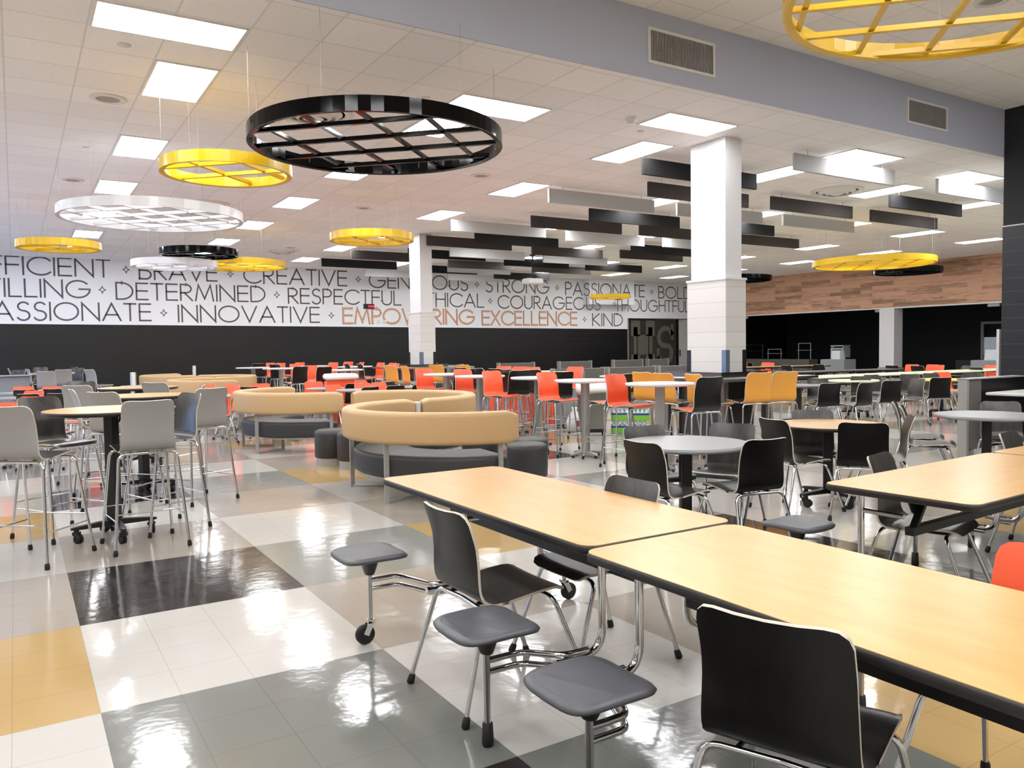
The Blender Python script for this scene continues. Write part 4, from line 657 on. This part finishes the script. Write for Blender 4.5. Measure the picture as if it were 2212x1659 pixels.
def make_seat(kind, var):
    mt = {'black': ('sh_char', 'sh_black', 'ply'), 'red': ('sh_red', 'sh_jet', 'ply'), 'orange': ('sh_char', 'sh_orange', 'ply'), 'grey': ('sh_char', 'sh_grey', 'ply')}[var]; tall = kind == 'S'
    t = thing('bar_stool' if tall else 'cafe_chair', 'x', 'bar stool' if tall else 'chair'); lift = .30 if tall else 0
    shell([M[x] for x in mt], lift, t, .36 if tall else .38, .385 if tall else .41)
    fx, fy = (.255, .255) if tall else (.25, .305); zt = .418+lift
    for sy in (1, -1):
        ty = .13 if sy > 0 else -.17
        for sx in (-1, 1):
            foot = (sx*fx, sy*fy, 0); kn = (sx*.20, ty+sy*.015, zt)
            pts = bend([(0, ty, zt), kn, (foot[0], foot[1], .004)], .05, 5); lg = MB().tube(pts, .0105, 8).build('leg', M['chrome'], t); cap(lg, (foot[0], foot[1], 0), kn)
    f = MB().tube(bend([(-.11, -.165, zt+.004), (-.11, .13, zt+.004), (.11, .13, zt+.004), (.11, -.165, zt+.004)], .03), .008, 6)
    f.build('under_frame', M['black_metal'] if not tall else M['chrome'], t)
    if tall:
        fr = MB(); 
        def q(sx, sy, z):
            k = 1-z/zt; return (sx*(.20+(fx-.20)*k), (.145 if sy > 0 else -.185)+((fy-.145) if sy > 0 else -(fy-.185))*k, z)
        for a, b, z in (((-1, 1), (1, 1), .29), ((-1, -1), (1, -1), .29), ((-1, -1), (-1, 1), .24), ((1, -1), (1, 1), .24)): fr.tube([q(*a, z), q(*b, z)], .006, 6)
        fr.build('foot_rail', M['chrome'], t)
    return t
SRC = {}
for kind, var, x, y, deg, lab, grp in SEATS:
    if (kind, var) not in SRC: SRC[kind, var] = make_seat(kind, var)
    put(SRC[kind, var], (x, y, 0), deg-90, lab, grp)
# ------------------------------------------------------------------ round tables
def round_table(name, label, cat, x, y, z, r, top, edge, colm, deg, casters=True, group=None, wheel=.26):
    t = thing(name, label, cat, (x, y, 0), deg, group)
    MB().prism(circ(r, 56), z-.003, z).build('tabletop', top, t)
    MB().loft([[(rr*math.cos(2*PI*i/56), rr*math.sin(2*PI*i/56), zz) for i in range(56)] for rr, zz in ((r-.01, z-.032), (r+.001, z-.024), (r+.001, z-.003), (r-.001, z-.003))], 0, True, True, True).build('edge_band', edge, t)
    MB().box(-.14, .14, -.05, .05, z-.05, z-.032).box(-.05, .05, -.14, .14, z-.05, z-.032).build('top_plate', colm, t)
    zb = .115 if casters else .045
    if casters: MB().prism(rrect(-.042, .042, -.042, .042, .012, 3), zb, z-.045).build('column', colm, t)
    else: MB().lathe([(.058, zb), (.058, z-.06), (.075, z-.045)], n=20).build('column', colm, t)
    if casters: MB().tube(bend([(.12, 0, z-.05), (.12, 0, z-.10), (.05, 0, z-.13)], .02), .008, 6).build('tilt_handle', colm, t)
    for k in range(4):
        a = PI/4+k*PI/2; c, s = math.cos(a), math.sin(a); L = r*.66 if casters else r*.62
        arm = MB().loft([[(c*d-s*w*u, s*d+c*w*u, zz) for u, zz in ((-1, z0), (1, z0), (1, z1), (-1, z1))] for d, w, z0, z1 in ((.03, .03, zb-.01, zb+.035), (L*.9, .022, zb-.012, zb+.012), (L, .012, zb-.010, zb+.006))], 0, True, True, False).build('base_arm', colm, t)
        ex, ey = c*(L-.04), s*(L-.04)
        if casters:
            b = a+k*1.3+.7; p = (math.cos(b), math.sin(b))
            MB().lathe([(.02, .07), (.02, zb-.012)], ex, ey, 10).box(ex-.022, ex+.022, ey-.022, ey+.022, .062, .088).build('caster_fork', M['black_metal'], arm)
            cx, cy = ex+p[0]*.02, ey+p[1]*.02; w_ = MB()
            for o in (-.012, .012):
                ax = Vector((-p[1], p[0], 0)); C_ = Vector((cx, cy, .036))+ax*o
                w_.loft([[tuple(C_+ax*q+(Vector((p[0], p[1], 0))*math.cos(2*PI*i/18)+Vector((0, 0, 1))*math.sin(2*PI*i/18))*rr) for i in range(18)] for q, rr in ((-.01, .028), (-.007, .036), (.007, .036), (.01, .028))])
            w_.build('caster_wheel', M['rubber'], arm)
        else: MB().lathe([(.02, 0), (.022, .012), (.015, .034)], ex, ey, 10).build('glide', M['rubber'], arm)
    return t
BK, CH_ = M['black_metal'], M['grey_metal']
for lab, x, y, dg in (('nearest round maple bar table on black casters among grey stools', .62, 6.93, 12), ('second round maple bar table, behind the nearest one', 1.17, 8.93, 30), ('third round maple bar table, with its edge behind the second', 1.11, 11.05, 5), ('far left round maple bar table before the black wall', .73, 21.6, 0)):
    round_table('bar_table', lab, 'bar table', x, y, 1.02, .47, M['maple'], M['black_edge'] if y < 20 else M['ply'], BK, dg, True, 'maple bar tables')
for lab, x, y, top, ed, r, dg in (('grey round table with four black chairs beside the maple lunch table', 4.21, 4.31, 'grey_lam', 'grey_lam', .46, 20), ('maple round table with black casters between the pillar and lunch table', 6.17, 4.52, 'maple', 'black_edge', .46, 17), ('grey round table at the right picture edge before the dark booth', 8.15, 4.3, 'grey_lam', 'grey_lam', .46, 30), ('pale lime round table on black casters in the right background', 13.95, 9.18, 'lime_lam', 'lime_lam', .46, 10), ('yellow round table beside the dark booth end', 15.0, 8.8, 'yel_lam', 'yel_lam', .46, 25), ('dark grey round table behind the orange stools', 11.8, 8.95, 'char_lam', 'char_lam', .46, 0)):
    round_table('round_table', lab, 'round table', x, y, .73, r, M[top], M[ed], BK, dg, True, 'low round tables')
for i, (x, y) in enumerate(((6.35, 6.91), (6.35, 8.34), (6.46, 9.77), (6.45, 10.95), (6.35, 12.3))):
    round_table('bar_table', ('nearest' if i == 0 else ORD[i]+' nearest')+' white round bar table in the row between sofas and pillar', 'bar table', x, y, 1.02, .40, M['white_lam'], M['white_lam'], CH_, 45, False, 'white bar tables')
for lab, x, y in (('far white high table left of the black stools', 5.55, 22.3), ('far white high table behind the red stools', 6.1, 20.75), ('far white high table over the white bin liner', 6.25, 17.2), ('far white high table left of the far pillar counter', 7.35, 22.3), ('white high table beside the red stools at the far pillar', 7.75, 20.3)):
    round_table('bar_table', lab, 'bar table', x, y, 1.02, .46, M['white_lam'], M['white_lam'], CH_, 45, False, 'far high tables')
for lab, x, y in (('low grey table left of the tan sofas among red chairs', 3.05, 13.8), ('low grey table nearest the sofa in the row of red chairs', 5.55, 13.85), ('low grey table under the white bin liner row', 5.25, 15.0), ('low grey table behind the sofa end near the far pillar', 6.35, 14.3), ('low grey table in the second row left of the sofas', 3.6, 15.5), ('low grey table by the single grey stool at far left', 2.3, 19.4)):
    round_table('round_table', lab, 'round table', x, y, .73, .36, M['grey_lam'], M['grey_lam'], CH_, 45, False, 'low grey tables')
for lab, x, y in (('low grey table in the nearest left row of red chairs', .1, 12.1), ('low grey table in the second left row of red chairs', .15, 13.6), ('low grey table in the third left row of red chairs', .15, 16.0), ('low grey table in the farthest left row of red chairs', .15, 18.05)):
    round_table('round_table', lab, 'round table', x-.12, y, .73, .34, M['grey_lam'], M['grey_lam'], CH_, 45, False, 'low grey tables')
for lab, x, y in (('small white round table before the grey booths', 12.6, 15.2), ('small white round table right of the red bench panel', 10.6, 14.0)):
    round_table('round_table', lab, 'round table', x, y, .73, .46, M['white_lam'], M['white_lam'], CH_, 45, False, 'small white tables')
# ------------------------------------------------------------------ folding lunch tables with fixed stools
def lunch_table(label, x, y, deg, halves, top, edge, stools, group, detail=True):
    # local x runs along the table, width .74 along local y
    t = thing('lunch_table', label, 'lunch table', (x, y, 0), deg, group); Z = .737; W = .375
    for h0, h1, sh in halves:
        po = rrect(h0, h1, -W+sh, W+sh, .06, 5)
        MB().prism(po, Z-.002, Z).build('tabletop', top, t); q = len(po); cx, cy = (h0+h1)/2, sh
        R = [[(cx+(px-cx)*(1+d/abs(h1-h0)), cy+(py-cy)*(1+d/W/2), zz) for px, py in po] for d, zz in ((-.012, Z-.036), (.006, Z-.030), (.008, Z-.012), (.002, Z-.002), (-.02, Z-.002))]
        MB().loft(R, 0, True, True, True).build('edge_band', edge, t)
        rl = MB()
        for yy in (-.22, .22): rl.box(h0+.12, h1-.12, sh+yy-.015, sh+yy+.015, Z-.052, Z-.036)
        rl.box(h0+.15, h1-.15, sh-.022, sh+.022, Z-.225, Z-.185); rl.box((h0+h1)/2-.14, (h0+h1)/2+.14, sh-.3, sh+.3, Z-.07, Z-.036)
        for xx, s in ((h0+.3, 1), (h1-.3, -1)): rl.bar((xx, sh, Z-.05), (xx-s*.12, sh, Z-.205), .035, .02).box(xx-.05, xx+.05, sh-.12, sh+.12, Z-.075, Z-.04)
        rl.build('under_frame', M['black_metal'], t)
    for sx, sy, arm, wheel in stools:
        s = 1 if sy > 0 else -1
        seat = MB(); n = 40; rings = []
        for d, zz in ((-.02, .430), (.0, .436), (.004, .445), (-.004, .455), (-.02, .459)):
            rg = []
            for i in range(n):
                a = 2*PI*i/n; c_, s_ = math.cos(a), math.sin(a); e = .42
                px = math.copysign(abs(c_)**e, c_)*(.162+d); py = math.copysign(abs(s_)**e, s_)*(.158+d); rg.append((sx+px, sy+py, zz+.10*px*px*3-.03*(py*py)*6))
            rings.append(rg)
        seat.loft(rings, 0, True, False); seat.add(rings[0], [tuple(range(n-1, -1, -1))], 0)
        inner = [[(sx+(p[0]-sx)*k, sy+(p[1]-sy)*k, .459+.10*((p[0]-sx)*k)**2*3-.03*((p[1]-sy)*k)**2*6) for p in rings[-1]] for k in (.999, .75, .5, .25, .02)]
        seat.loft(inner, 0, True, True); st = seat.build('stool_seat', M['seat_grey'], t)
        MB().loft([[(sx+math.cos(2*PI*i/12)*rr, sy+math.sin(2*PI*i/12)*rr*.8, zz) for i in range(12)] for rr, zz in ((.028, .345), (.036, .36), (.062, .425), (.07, .434))]).build('seat_boss', M['black_metal'], st)
        mid = (halves[0][1]+halves[-1][0])/2
        lx = sx+arm if wheel else (min(sx+.12, mid-.09) if sx < mid else max(sx-.28, mid+.09)); am = MB()
        for q, d in ((.315, -.013), (.272, .013)): am.tube(bend([(sx, sy, q), (sx, sy-s*.15, q), (lx, s*.40, q), (lx, s*.29, q)], .04), .0125, 8)
        am.build('seat_arm', M['chrome'], st)
        MB().tube(bend([(lx, s*.22, Z-.037), (lx, s*.22, .29), (lx, s*.44, .293)], .1, 7), .016, 8).tube([(lx, s*.22, .61), (lx, 0, .61)], .012, 8).build('leg', M['chrome'], t)
        if wheel:
            MB().tube([(sx, sy, .35), (sx, sy, .115)], .013, 8).box(sx-.02, sx+.02, sy-.02, sy+.02, .105, .122).bar((sx-.018, sy, .11), (sx-.018, sy+s*.03, .05), .004, .03).bar((sx+.018, sy, .11), (sx+.018, sy+s*.03, .05), .004, .03).build('caster_stem', M['chrome'], st)
            MB().loft([[(sx+o, sy+s*.03+math.cos(2*PI*i/20)*rr, .05+math.sin(2*PI*i/20)*rr) for i in range(20)] for o, rr in ((-.013, .036), (-.011, .048), (.011, .048), (.013, .036))]).build('caster_wheel', M['rubber'], st)
        else:
            MB().tube([(sx, sy, .35), (sx, sy, .07)], .0135, 10).build('foot_post', M['chrome'], st)
            MB().lathe([(.02, 0), (.023, .01), (.019, .085), (.014, .087)], sx, sy, 12).build('foot_tip', M['rubber'], st)
    return t
# front table runs along world Y: local x -> world -Y
lunch_table('maple folding lunch table in the foreground, two halves with grey stools', 2.075, 2.215, -90, ((-1.905, -.022, .005), (.005, 1.88, -.04)), M['maple'], M['black_edge'],
  ((-1.45, -.63, .25, True), (-.25, -.66, .0, False), (.36, -.66, 0, False), (-1.45, .55, .25, True), (-.25, .66, 0, False), (.36, .66, 0, False)), 'maple lunch tables')
lunch_table('maple folding lunch table at the right, running across the view', 3.50, 2.21, 3.0, ((0.0, 1.80, 0), (1.825, 3.65, 0)), M['maple'], M['black_edge'],
  ((.2, .66, -.1, True), (1.45, .66, 0, False), (2.2, .66, 0, False), (1.45, -.66, 0, False), (2.2, -.66, 0, False)), 'maple lunch tables')
far = [(k, s*.63, .25 if k < 1 else -.25, w) for k, w in ((.4, True), (1.3, False), (2.35, False), (3.2, True)) for s in (-1, 1)]
for lab, x, y, dg, top in (('left half of the long pale lime lunch table row', 14.5, 11.15, -5, 'lime_lam'), ('right half of the long pale lime lunch table row', 18.2, 10.83, -5, 'lime_lam'), ('dark grey folding lunch table behind the lime tables', 16.6, 13.35, -9, 'char_lam'), ('maple folding lunch table before the kitchen line', 19.0, 17.4, -10, 'maple')):
    lunch_table(lab, x, y, dg, ((0, 1.83, 0), (1.85, 3.66, 0)), M[top], M[top] if top == 'lime_lam' else M['black_edge'], far, 'far lunch tables')
# ------------------------------------------------------------------ tan curved sofas
def sofa(label, cx, cy, deg):
    t = thing('curved_sofa', label, 'sofa', (cx, cy, 0), deg, 'serpentine tan sofas')     # opens towards local +X
    def sweep(sec, a0, a1, n=40, capr=.03):
        R = []
        for i in range(n+1):
            q = i/n; a = math.radians(a0+(a1-a0)*q); k = 1.0
            e = min(q, 1-q)*math.radians(abs(a1-a0))
            if e < capr: k = .80+.20*math.sqrt(max(0, 1-(1-e/capr)**2))
            mr = sum(p[0] for p in sec)/len(sec); mz = sum(p[1] for p in sec)/len(sec)
            R.append([((mr+(r-mr)*k)*math.cos(a), (mr+(r-mr)*k)*math.sin(a), mz+(z-mz)*k) for r, z in sec])
        return R
    def sec(r0, r1, z0, z1, b): return rrect(r0, r1, z0, z1, b, 4)
    MB().loft(sweep(sec(1.05, 1.21, .565, .868, .045), 90, 270)).build('backrest', M['tan'], t)
    MB().loft(sweep(sec(.52, 1.10, .23, .455, .05), 92, 268)).build('seat', M['grey_vinyl'], t)
    MB().loft(sweep(sec(.6, 1.06, .205, .23, .008), 94, 266)).build('seat_frame', M['steel'], t)
    for a in (96, 148, 205, 262):
        a = math.radians(a); c, s = math.cos(a), math.sin(a); P = lambda r, z: (r*c, r*s, z)
        MB().bar(P(1.135, 0), P(1.135, .575), .045, .02).bar(P(1.125, .012), P(.66, .012), .045, .022).bar(P(.67, 0), P(.67, .21), .045, .02).build('leg', M['grey_metal'], t)
    return t
SF = []
for lab, x, y, dg in (('nearest tan curved sofa, open to the right', 3.96, 7.42, 0), ('second tan curved sofa, open to the left behind the nearest', 4.06, 9.67, 180), ('third tan curved sofa, open to the right at left of centre', 3.9, 11.92, 0), ('nearest sofa of the far tan group', 3.95, 18.3, 0), ('middle sofa of the far tan group, open to the left', 3.95, 20.55, 180), ('farthest tan curved sofa before the black wall', 3.95, 22.8, 0)):
    if not SF: SF.append(sofa(lab, x, y, dg)); used.add(SF[0].name); kids(SF[0])
    else: dup(SF[0], (x, y, 0), dg, lab)
for o in ((4.01, 8.545),):
    tag(MB().box(o[0]-.03, o[0]+.03, o[1]-.05, o[1]+.05, .62, .83, bev=.008).build('sofa_connector', M['white_plastic']), 'white plastic link between the first two tan sofas', 'connector')
def ottoman(label, x, y):
    t = thing('ottoman', label, 'ottoman', (x, y, 0), 0, 'charcoal drum ottomans')
    MB().lathe([(.20, .10), (.215, .115), (.215, .40), (.205, .435), (.17, .452), (.004, .456)], n=32).build('cushion', M['grey_vinyl'], t); MB().lathe([(.195, 0), (.195, .10)], n=32).build('base_ring', M['grey_metal'], t)
ottoman('left charcoal drum ottoman of the pair left of the front sofa', 3.38, 9.75); ottoman('right charcoal drum ottoman of the pair left of the front sofa', 3.52, 9.32); ottoman('charcoal drum ottoman at the right end of the front sofa', 4.52, 6.95); ottoman('charcoal drum ottoman behind the one at the sofa end', 4.8, 7.35); ottoman('charcoal drum ottoman inside the nearest tan sofa', 4.5, 7.9)
# ------------------------------------------------------------------ booths, panels, bins and the rest of the far room
def blk(name, label, cat, x0, x1, y0, y1, z0, z1, m, group=None, bev=.01, rot=0):
    o = MB().box(-(x1-x0)/2, (x1-x0)/2, -(y1-y0)/2, (y1-y0)/2, 0, z1-z0, bev=bev).build(name, M[m]); o.location = ((x0+x1)/2, (y0+y1)/2, z0); o.rotation_euler = (0, 0, rot); return tag(o, label, cat, group)
for lab, px, y in (('stainless bollard left of the far tan sofas', 2.05, 18.0), ('stainless bollard behind the far tan sofas', 4.5, 25.0)):
    o = MB().lathe([(.06, 0), (.06, 1.04), (.05, 1.06), (.004, 1.06)], n=20).build('bollard', M['steel']); o.location = (px, y, 0); tag(o, lab, 'bollard', 'stainless bollards')
def bench_panel(label, x0, x1, y0, y1, z1):
    t = thing('bench_divider', label, 'divider', (0, 0, 0)); MB().box(x0, x1, y0, y1, .06, z1, bev=.015).build('grey_panel', M['panel_grey'], t); MB().box(x0-.07, x0-.001, y0+.01, y1+2.2, .06, z1-.01, bev=.015).build('orange_back', M['sh_red'], t); MB().box(x0+.05, x1-.05, y0+.03, y1-.03, 0, .06).build('plinth', M['black_metal'], t)
bench_panel('grey divider panel with orange-red upholstered side behind the white tables', 8.16, 8.85, 11.62, 11.70, 1.02)
t = thing('waste_bin', 'grey square bin with white liner behind the white bar tables', 'bin', (7.95, 10.25, 0), -35); MB().loft([[(x*k, y*k, z) for x, y in rrect(-.25, .25, -.25, .25, .05, 4)] for k, z in ((.82, .13), (1, .80), (1.03, .80), (1.03, .83))]).build('body', M['trash'], t)
lr = MB(); rn = random.Random(3); lr.loft([[(x*k, y*k, z-(rn.random()*.05 if j == 1 else 0)) for x, y in rrect(-.25, .25, -.25, .25, .05, 6)] for j, (k, z) in enumerate(((1.02, .86), (1.07, .72), (1.06, .78), (1.05, .865), (.9, .87)))], 0, True, True, True); lr.build('liner', M['bag'], t)
MB().box(-.2, .2, -.2, .2, .07, .13).build('dolly', M['black_metal'], t)
for x in (-.17, .17):
    for y in (-.17, .17): MB().loft([[(x+o, y+math.cos(2*PI*i/14)*rr, .036+math.sin(2*PI*i/14)*rr) for i in range(14)] for o, rr in ((-.015, .03), (-.012, .036), (.012, .036), (.015, .03))]).build('caster_wheel', M['rubber'], t)
t = thing('waste_bin', 'far red bin with folded white liner behind the tan sofas', 'bin', (5.5, 16.2-.75, 0), -15); MB().loft([[(x*k, y*k, z) for x, y in rrect(-.26, .26, -.26, .26, .05, 4)] for k, z in ((.85, 0), (1, .86), (1, .88))]).build('body', M['sh_red'], t); MB().loft([[(x*k, y*k, z) for x, y in rrect(-.28, .28, -.28, .28, .08, 4)] for k, z in ((1, .865), (1.16, .88), (1.2, .93), (1.1, .975), (.6, .985))]).build('liner', M['bag'], t)
g = MB().lathe([(.10, 0), (.15, .04), (.16, .14), (.10, .28), (.035, .36), (.05, .42), (.004, .40)], n=14).build('shopping_bag', M['bag']); g.location = (8.1, 10.95, 0); tag(g, 'tied white plastic bag with red print beside the square bin', 'bag'); MB().box(-.07, .05, -.158, -.152, .10, .20).build('red_print', M['bag_red'], g)
def water_pack(label, x, y, z):
    t = thing('water_bottle_pack', label, 'water pack', (x, y, z), -40, 'packs of bottled water'); b = MB()
    for i in range(4):
        for j in range(3): b.lathe([(.030, .0), (.032, .02), (.032, .15), (.012, .19), (.012, .205)], -.105+i*.07, -.07+j*.07, 10)
    b.build('bottles', M['clear_wrap'], t)['kind'] = 'stuff'
    w_ = MB()
    for z0, z1, mi in ((.03, .12, 0), (.121, .15, 1)): w_.loft([[(x_, y_, zz) for x_, y_ in rrect(-.145, .145, -.11, .11, .03, 4)] for zz in (z0, z1)], mi, True, False)
    w_.build('printed_wrap', [M['green_wrap'], M['blue_wrap']], t)
for i, (x, y) in enumerate(((8.42, 10.12), (8.62, 9.85))):
    for j in range(2): water_pack('%s shrink-wrapped water pack of the %s stack beside the bin' % (('lower', 'upper')[j], ('left', 'right')[i]), x, y, j*.21)
# grey banquettes towards the mural wall
def booth(label, x0, x1, y, h=1.02, m='booth_grey', d=.5):
    t = thing('booth_bench', label, 'booth', ((x0+x1)/2, y, 0), 0, 'grey booth benches'); w_ = (x1-x0)/2
    MB().box(-w_, w_, -.07, .07, .42, h, bev=.02).build('backrest', M[m], t); MB().box(-w_, w_, .07, d, .12, .45, bev=.02).build('seat', M[m], t); MB().box(-w_+.05, w_-.05, 0, d-.06, 0, .12).build('plinth', M['black_metal'], t)
    for s in (-1, 1): MB().box(s*w_-.03, s*w_+.03, -.075, .10, 0, h+.02).build('end_panel', M['grey_metal'], t)
for lab, x0, x1, y in (('leftmost grey booth bench below the mural, right of the far pillar', 13.5, 15.4, 19.3), ('second grey booth bench from left below the mural', 15.5, 17.4, 19.2), ('third grey booth bench from left below the mural', 17.5, 19.4, 19.1), ('rightmost grey booth bench, beside the near pillar', 19.5, 21.4, 19.0)): booth(lab, x0, x1, y, .80)
t = thing('booth_table', 'long narrow pale lime table top above the grey booths', 'table', (17.0, 20.0, 0)); MB().box(-4.3, 4.6, -.30, .30, .70, .735, bev=.008).build('tabletop', M['lime_lam'], t)
for x in (-3.6, 0, 3.8): MB().lathe([(.2, 0), (.2, .03), (.04, .05), (.04, .70)], x, 0, 16).build('pedestal', M['grey_metal'], t)
for lab, x0, x1, y in (('leftmost dark booth back against the black wall', 11.2, 13.0, 24.0), ('second dark booth back against the black wall', 14.7, 16.2, 24.4), ('third dark booth back against the black wall', 17.5, 19.0, 24.6), ('dark booth back in front of the etched glass panel', 20.3, 21.8, 24.8), ('rightmost dark booth back near the etched glass panel', 22.2, 23.3, 24.9)): booth(lab, x0, x1, y, .90, 'booth_grey')
booth('long grey booth bench right of the far pillar', 9.2, 11.0, 22.0, 1.0)
blk('half_wall', 'grey half wall with pale cap at the far left', 'half wall', -2.5, .25, 19.6, 19.8, 0, 1.0, 'panel_grey'); blk('half_wall_cap', 'thin pale cap on the far left half wall', 'cap', -2.5, .3, 19.55, 19.85, 1.0, 1.03, 'grey_lam')
# dark booth with white table at the right edge
t = thing('booth_divider', 'tall dark booth panel with pale end post at the right edge', 'divider', (9.75, 5.25, 0), 0)
MB().box(.02, 2.6, -.05, .05, .13, .985, bev=.012).build('dark_panel', M['sh_jet'], t); MB().box(.021, .30, -.052, -.0505, .14, .975).build('grey_strip', M['booth_grey'], t); MB().box(-.03, .02, -.055, .055, 0, .99).build('end_post', M['grey_metal'], t); MB().box(-.03, 1.3, -.07, .07, .985, 1.0).build('top_cap', M['grey_metal'], t)
MB().box(2.55, 2.6, -.05, .05, 0, .13).box(.1, .16, -.05, .05, 0, .13).build('foot', M['grey_metal'], t)
t = thing('booth_table', 'white table edge jutting in at the right in front of the dark booth', 'table', (9.75, 4.72, 0)); MB().box(.12, 1.4, -.34, .34, .80, .835, bev=.01).build('tabletop', M['white_lam'], t); MB().lathe([(.25, 0), (.25, .02), (.04, .04), (.04, .80)], .9, 0, 16).build('pedestal', M['black_metal'], t)
t = thing('white_post', 'tall white post with lower grey post behind it beside the dark wall', 'post', (13.06, 6.47, 0)); MB().box(-.085, .085, -.02, .02, 0, 1.63).build('front_board', M['pillar_paint'], t); MB().box(.086, .17, -.02, .10, 0, 1.52).build('side_board', M['grey_metal'], t)
# ------------------------------------------------------------------ kitchen line in the dark
blk('serving_counter', 'grey serving counter in the dark kitchen, left part', 'counter', 27.8, 28.4, 21.3, 25.0, 0, .80, 'booth_grey', None, .01)
blk('serving_counter', 'black serving counter in the dark kitchen, right part', 'counter', 28.4, 29.2, 9.2, 15.6, 0, .80, 'black_metal', None, .01)
for lab, y0, y1, h, m in (('left pair of sneeze guard frames on the grey serving counter', 23.9, 25.0, .62, 'dark_steel'), ('low middle frame on the grey serving counter', 22.9, 23.6, .42, 'grey_metal'), ('bright tall frame at the right end of the grey counter', 21.4, 22.0, .66, 'grey_metal')):
    t = thing('sneeze_guard', lab, 'sneeze guard', (28.05, (y0+y1)/2, .80), 0, 'sneeze guards'); q = (y1-y0)/2; f = MB()
    for s in (-q, q): f.tube([(0, s, 0), (0, s, h)], .017, 8)
    f.tube([(0, -q, h), (0, q, h)], .017, 8); f.build('frame', M[m], t); MB().box(-.1, .1, -q, q, h*.55, h*.55+.02).build('shelf', M[m], t)
t = thing('drinks_dispenser', 'white drinks dispenser in the dark kitchen', 'dispenser', (28.9, 20.6, .0)); MB().box(-.3, .3, -.33, .33, 0, .85).build('stand', M['black_metal'], t); MB().box(-.25, .25, -.3, .3, .851, 1.25, bev=.02).build('body', M['dim_white'], t); MB().box(-.27, -.251, -.22, .22, .93, 1.18).build('front_panel', M['black_metal'], t); MB().box(-.25, .25, -.3, .3, 1.32, 1.36).box(-.2, .2, -.28, -.24, 1.25, 1.32).box(-.2, .2, .24, .28, 1.25, 1.32).build('top_rack', M['dim_white'], t)
for lab, y in (('grey tray station with white tray stack left of the kitchen column', 18.35), ('grey tray station with white tray stack near the white post', 12.9)):
    t = thing('tray_station', lab, 'tray station', (25.6, y, 0), 0, 'tray stations'); MB().box(-.35, .35, -.5, .5, 0, .86, bev=.015).build('cabinet', M['panel_grey'], t); MB().loft([[(x*k, y_*k, z) for x, y_ in rrect(-.16, .16, -.2, .2, .03, 3)] for k, z in ((1, .86), (.86, 1.18))]).build('tray_stack', M['dim_white'], t)
t = thing('kitchen_pass', 'dim lit pass-through window in the dark kitchen wall', 'pass-through', (32.9, 15.0, 1.5)); MB().box(-.05, .0, -1.9, 1.9, -.62, .1).build('lit_back', M['lit'], t)
f = MB()
for a, b, c, d in ((-2, 2, .62, .72), (-2, -1.9, -.75, .62), (1.9, 2, -.75, .62), (-2, 2, -.8, -.75), (-.05, .05, -.75, .62)): f.box(-.12, -.051, a, b, c, d)
f.build('window_frame', M['grey_metal'], t); MB().box(-.3, -.15, -.5, .3, -.9, .0, bev=.02).build('urn', M['black_metal'], t)
for i, y in enumerate((24.0, 17.6, 13.6)):
    o = MB().box(-.05, .05, -.18, .18, -.10, 0, bev=.01).build('exit_lamp', M['white_plastic']); o.location = (XR+.3, y, 2.664); tag(o, '%s small white box lamp under the plank fascia, counted from left' % ORD[i], 'lamp', 'lamps under the fascia')
bpy.context.view_layer.update()
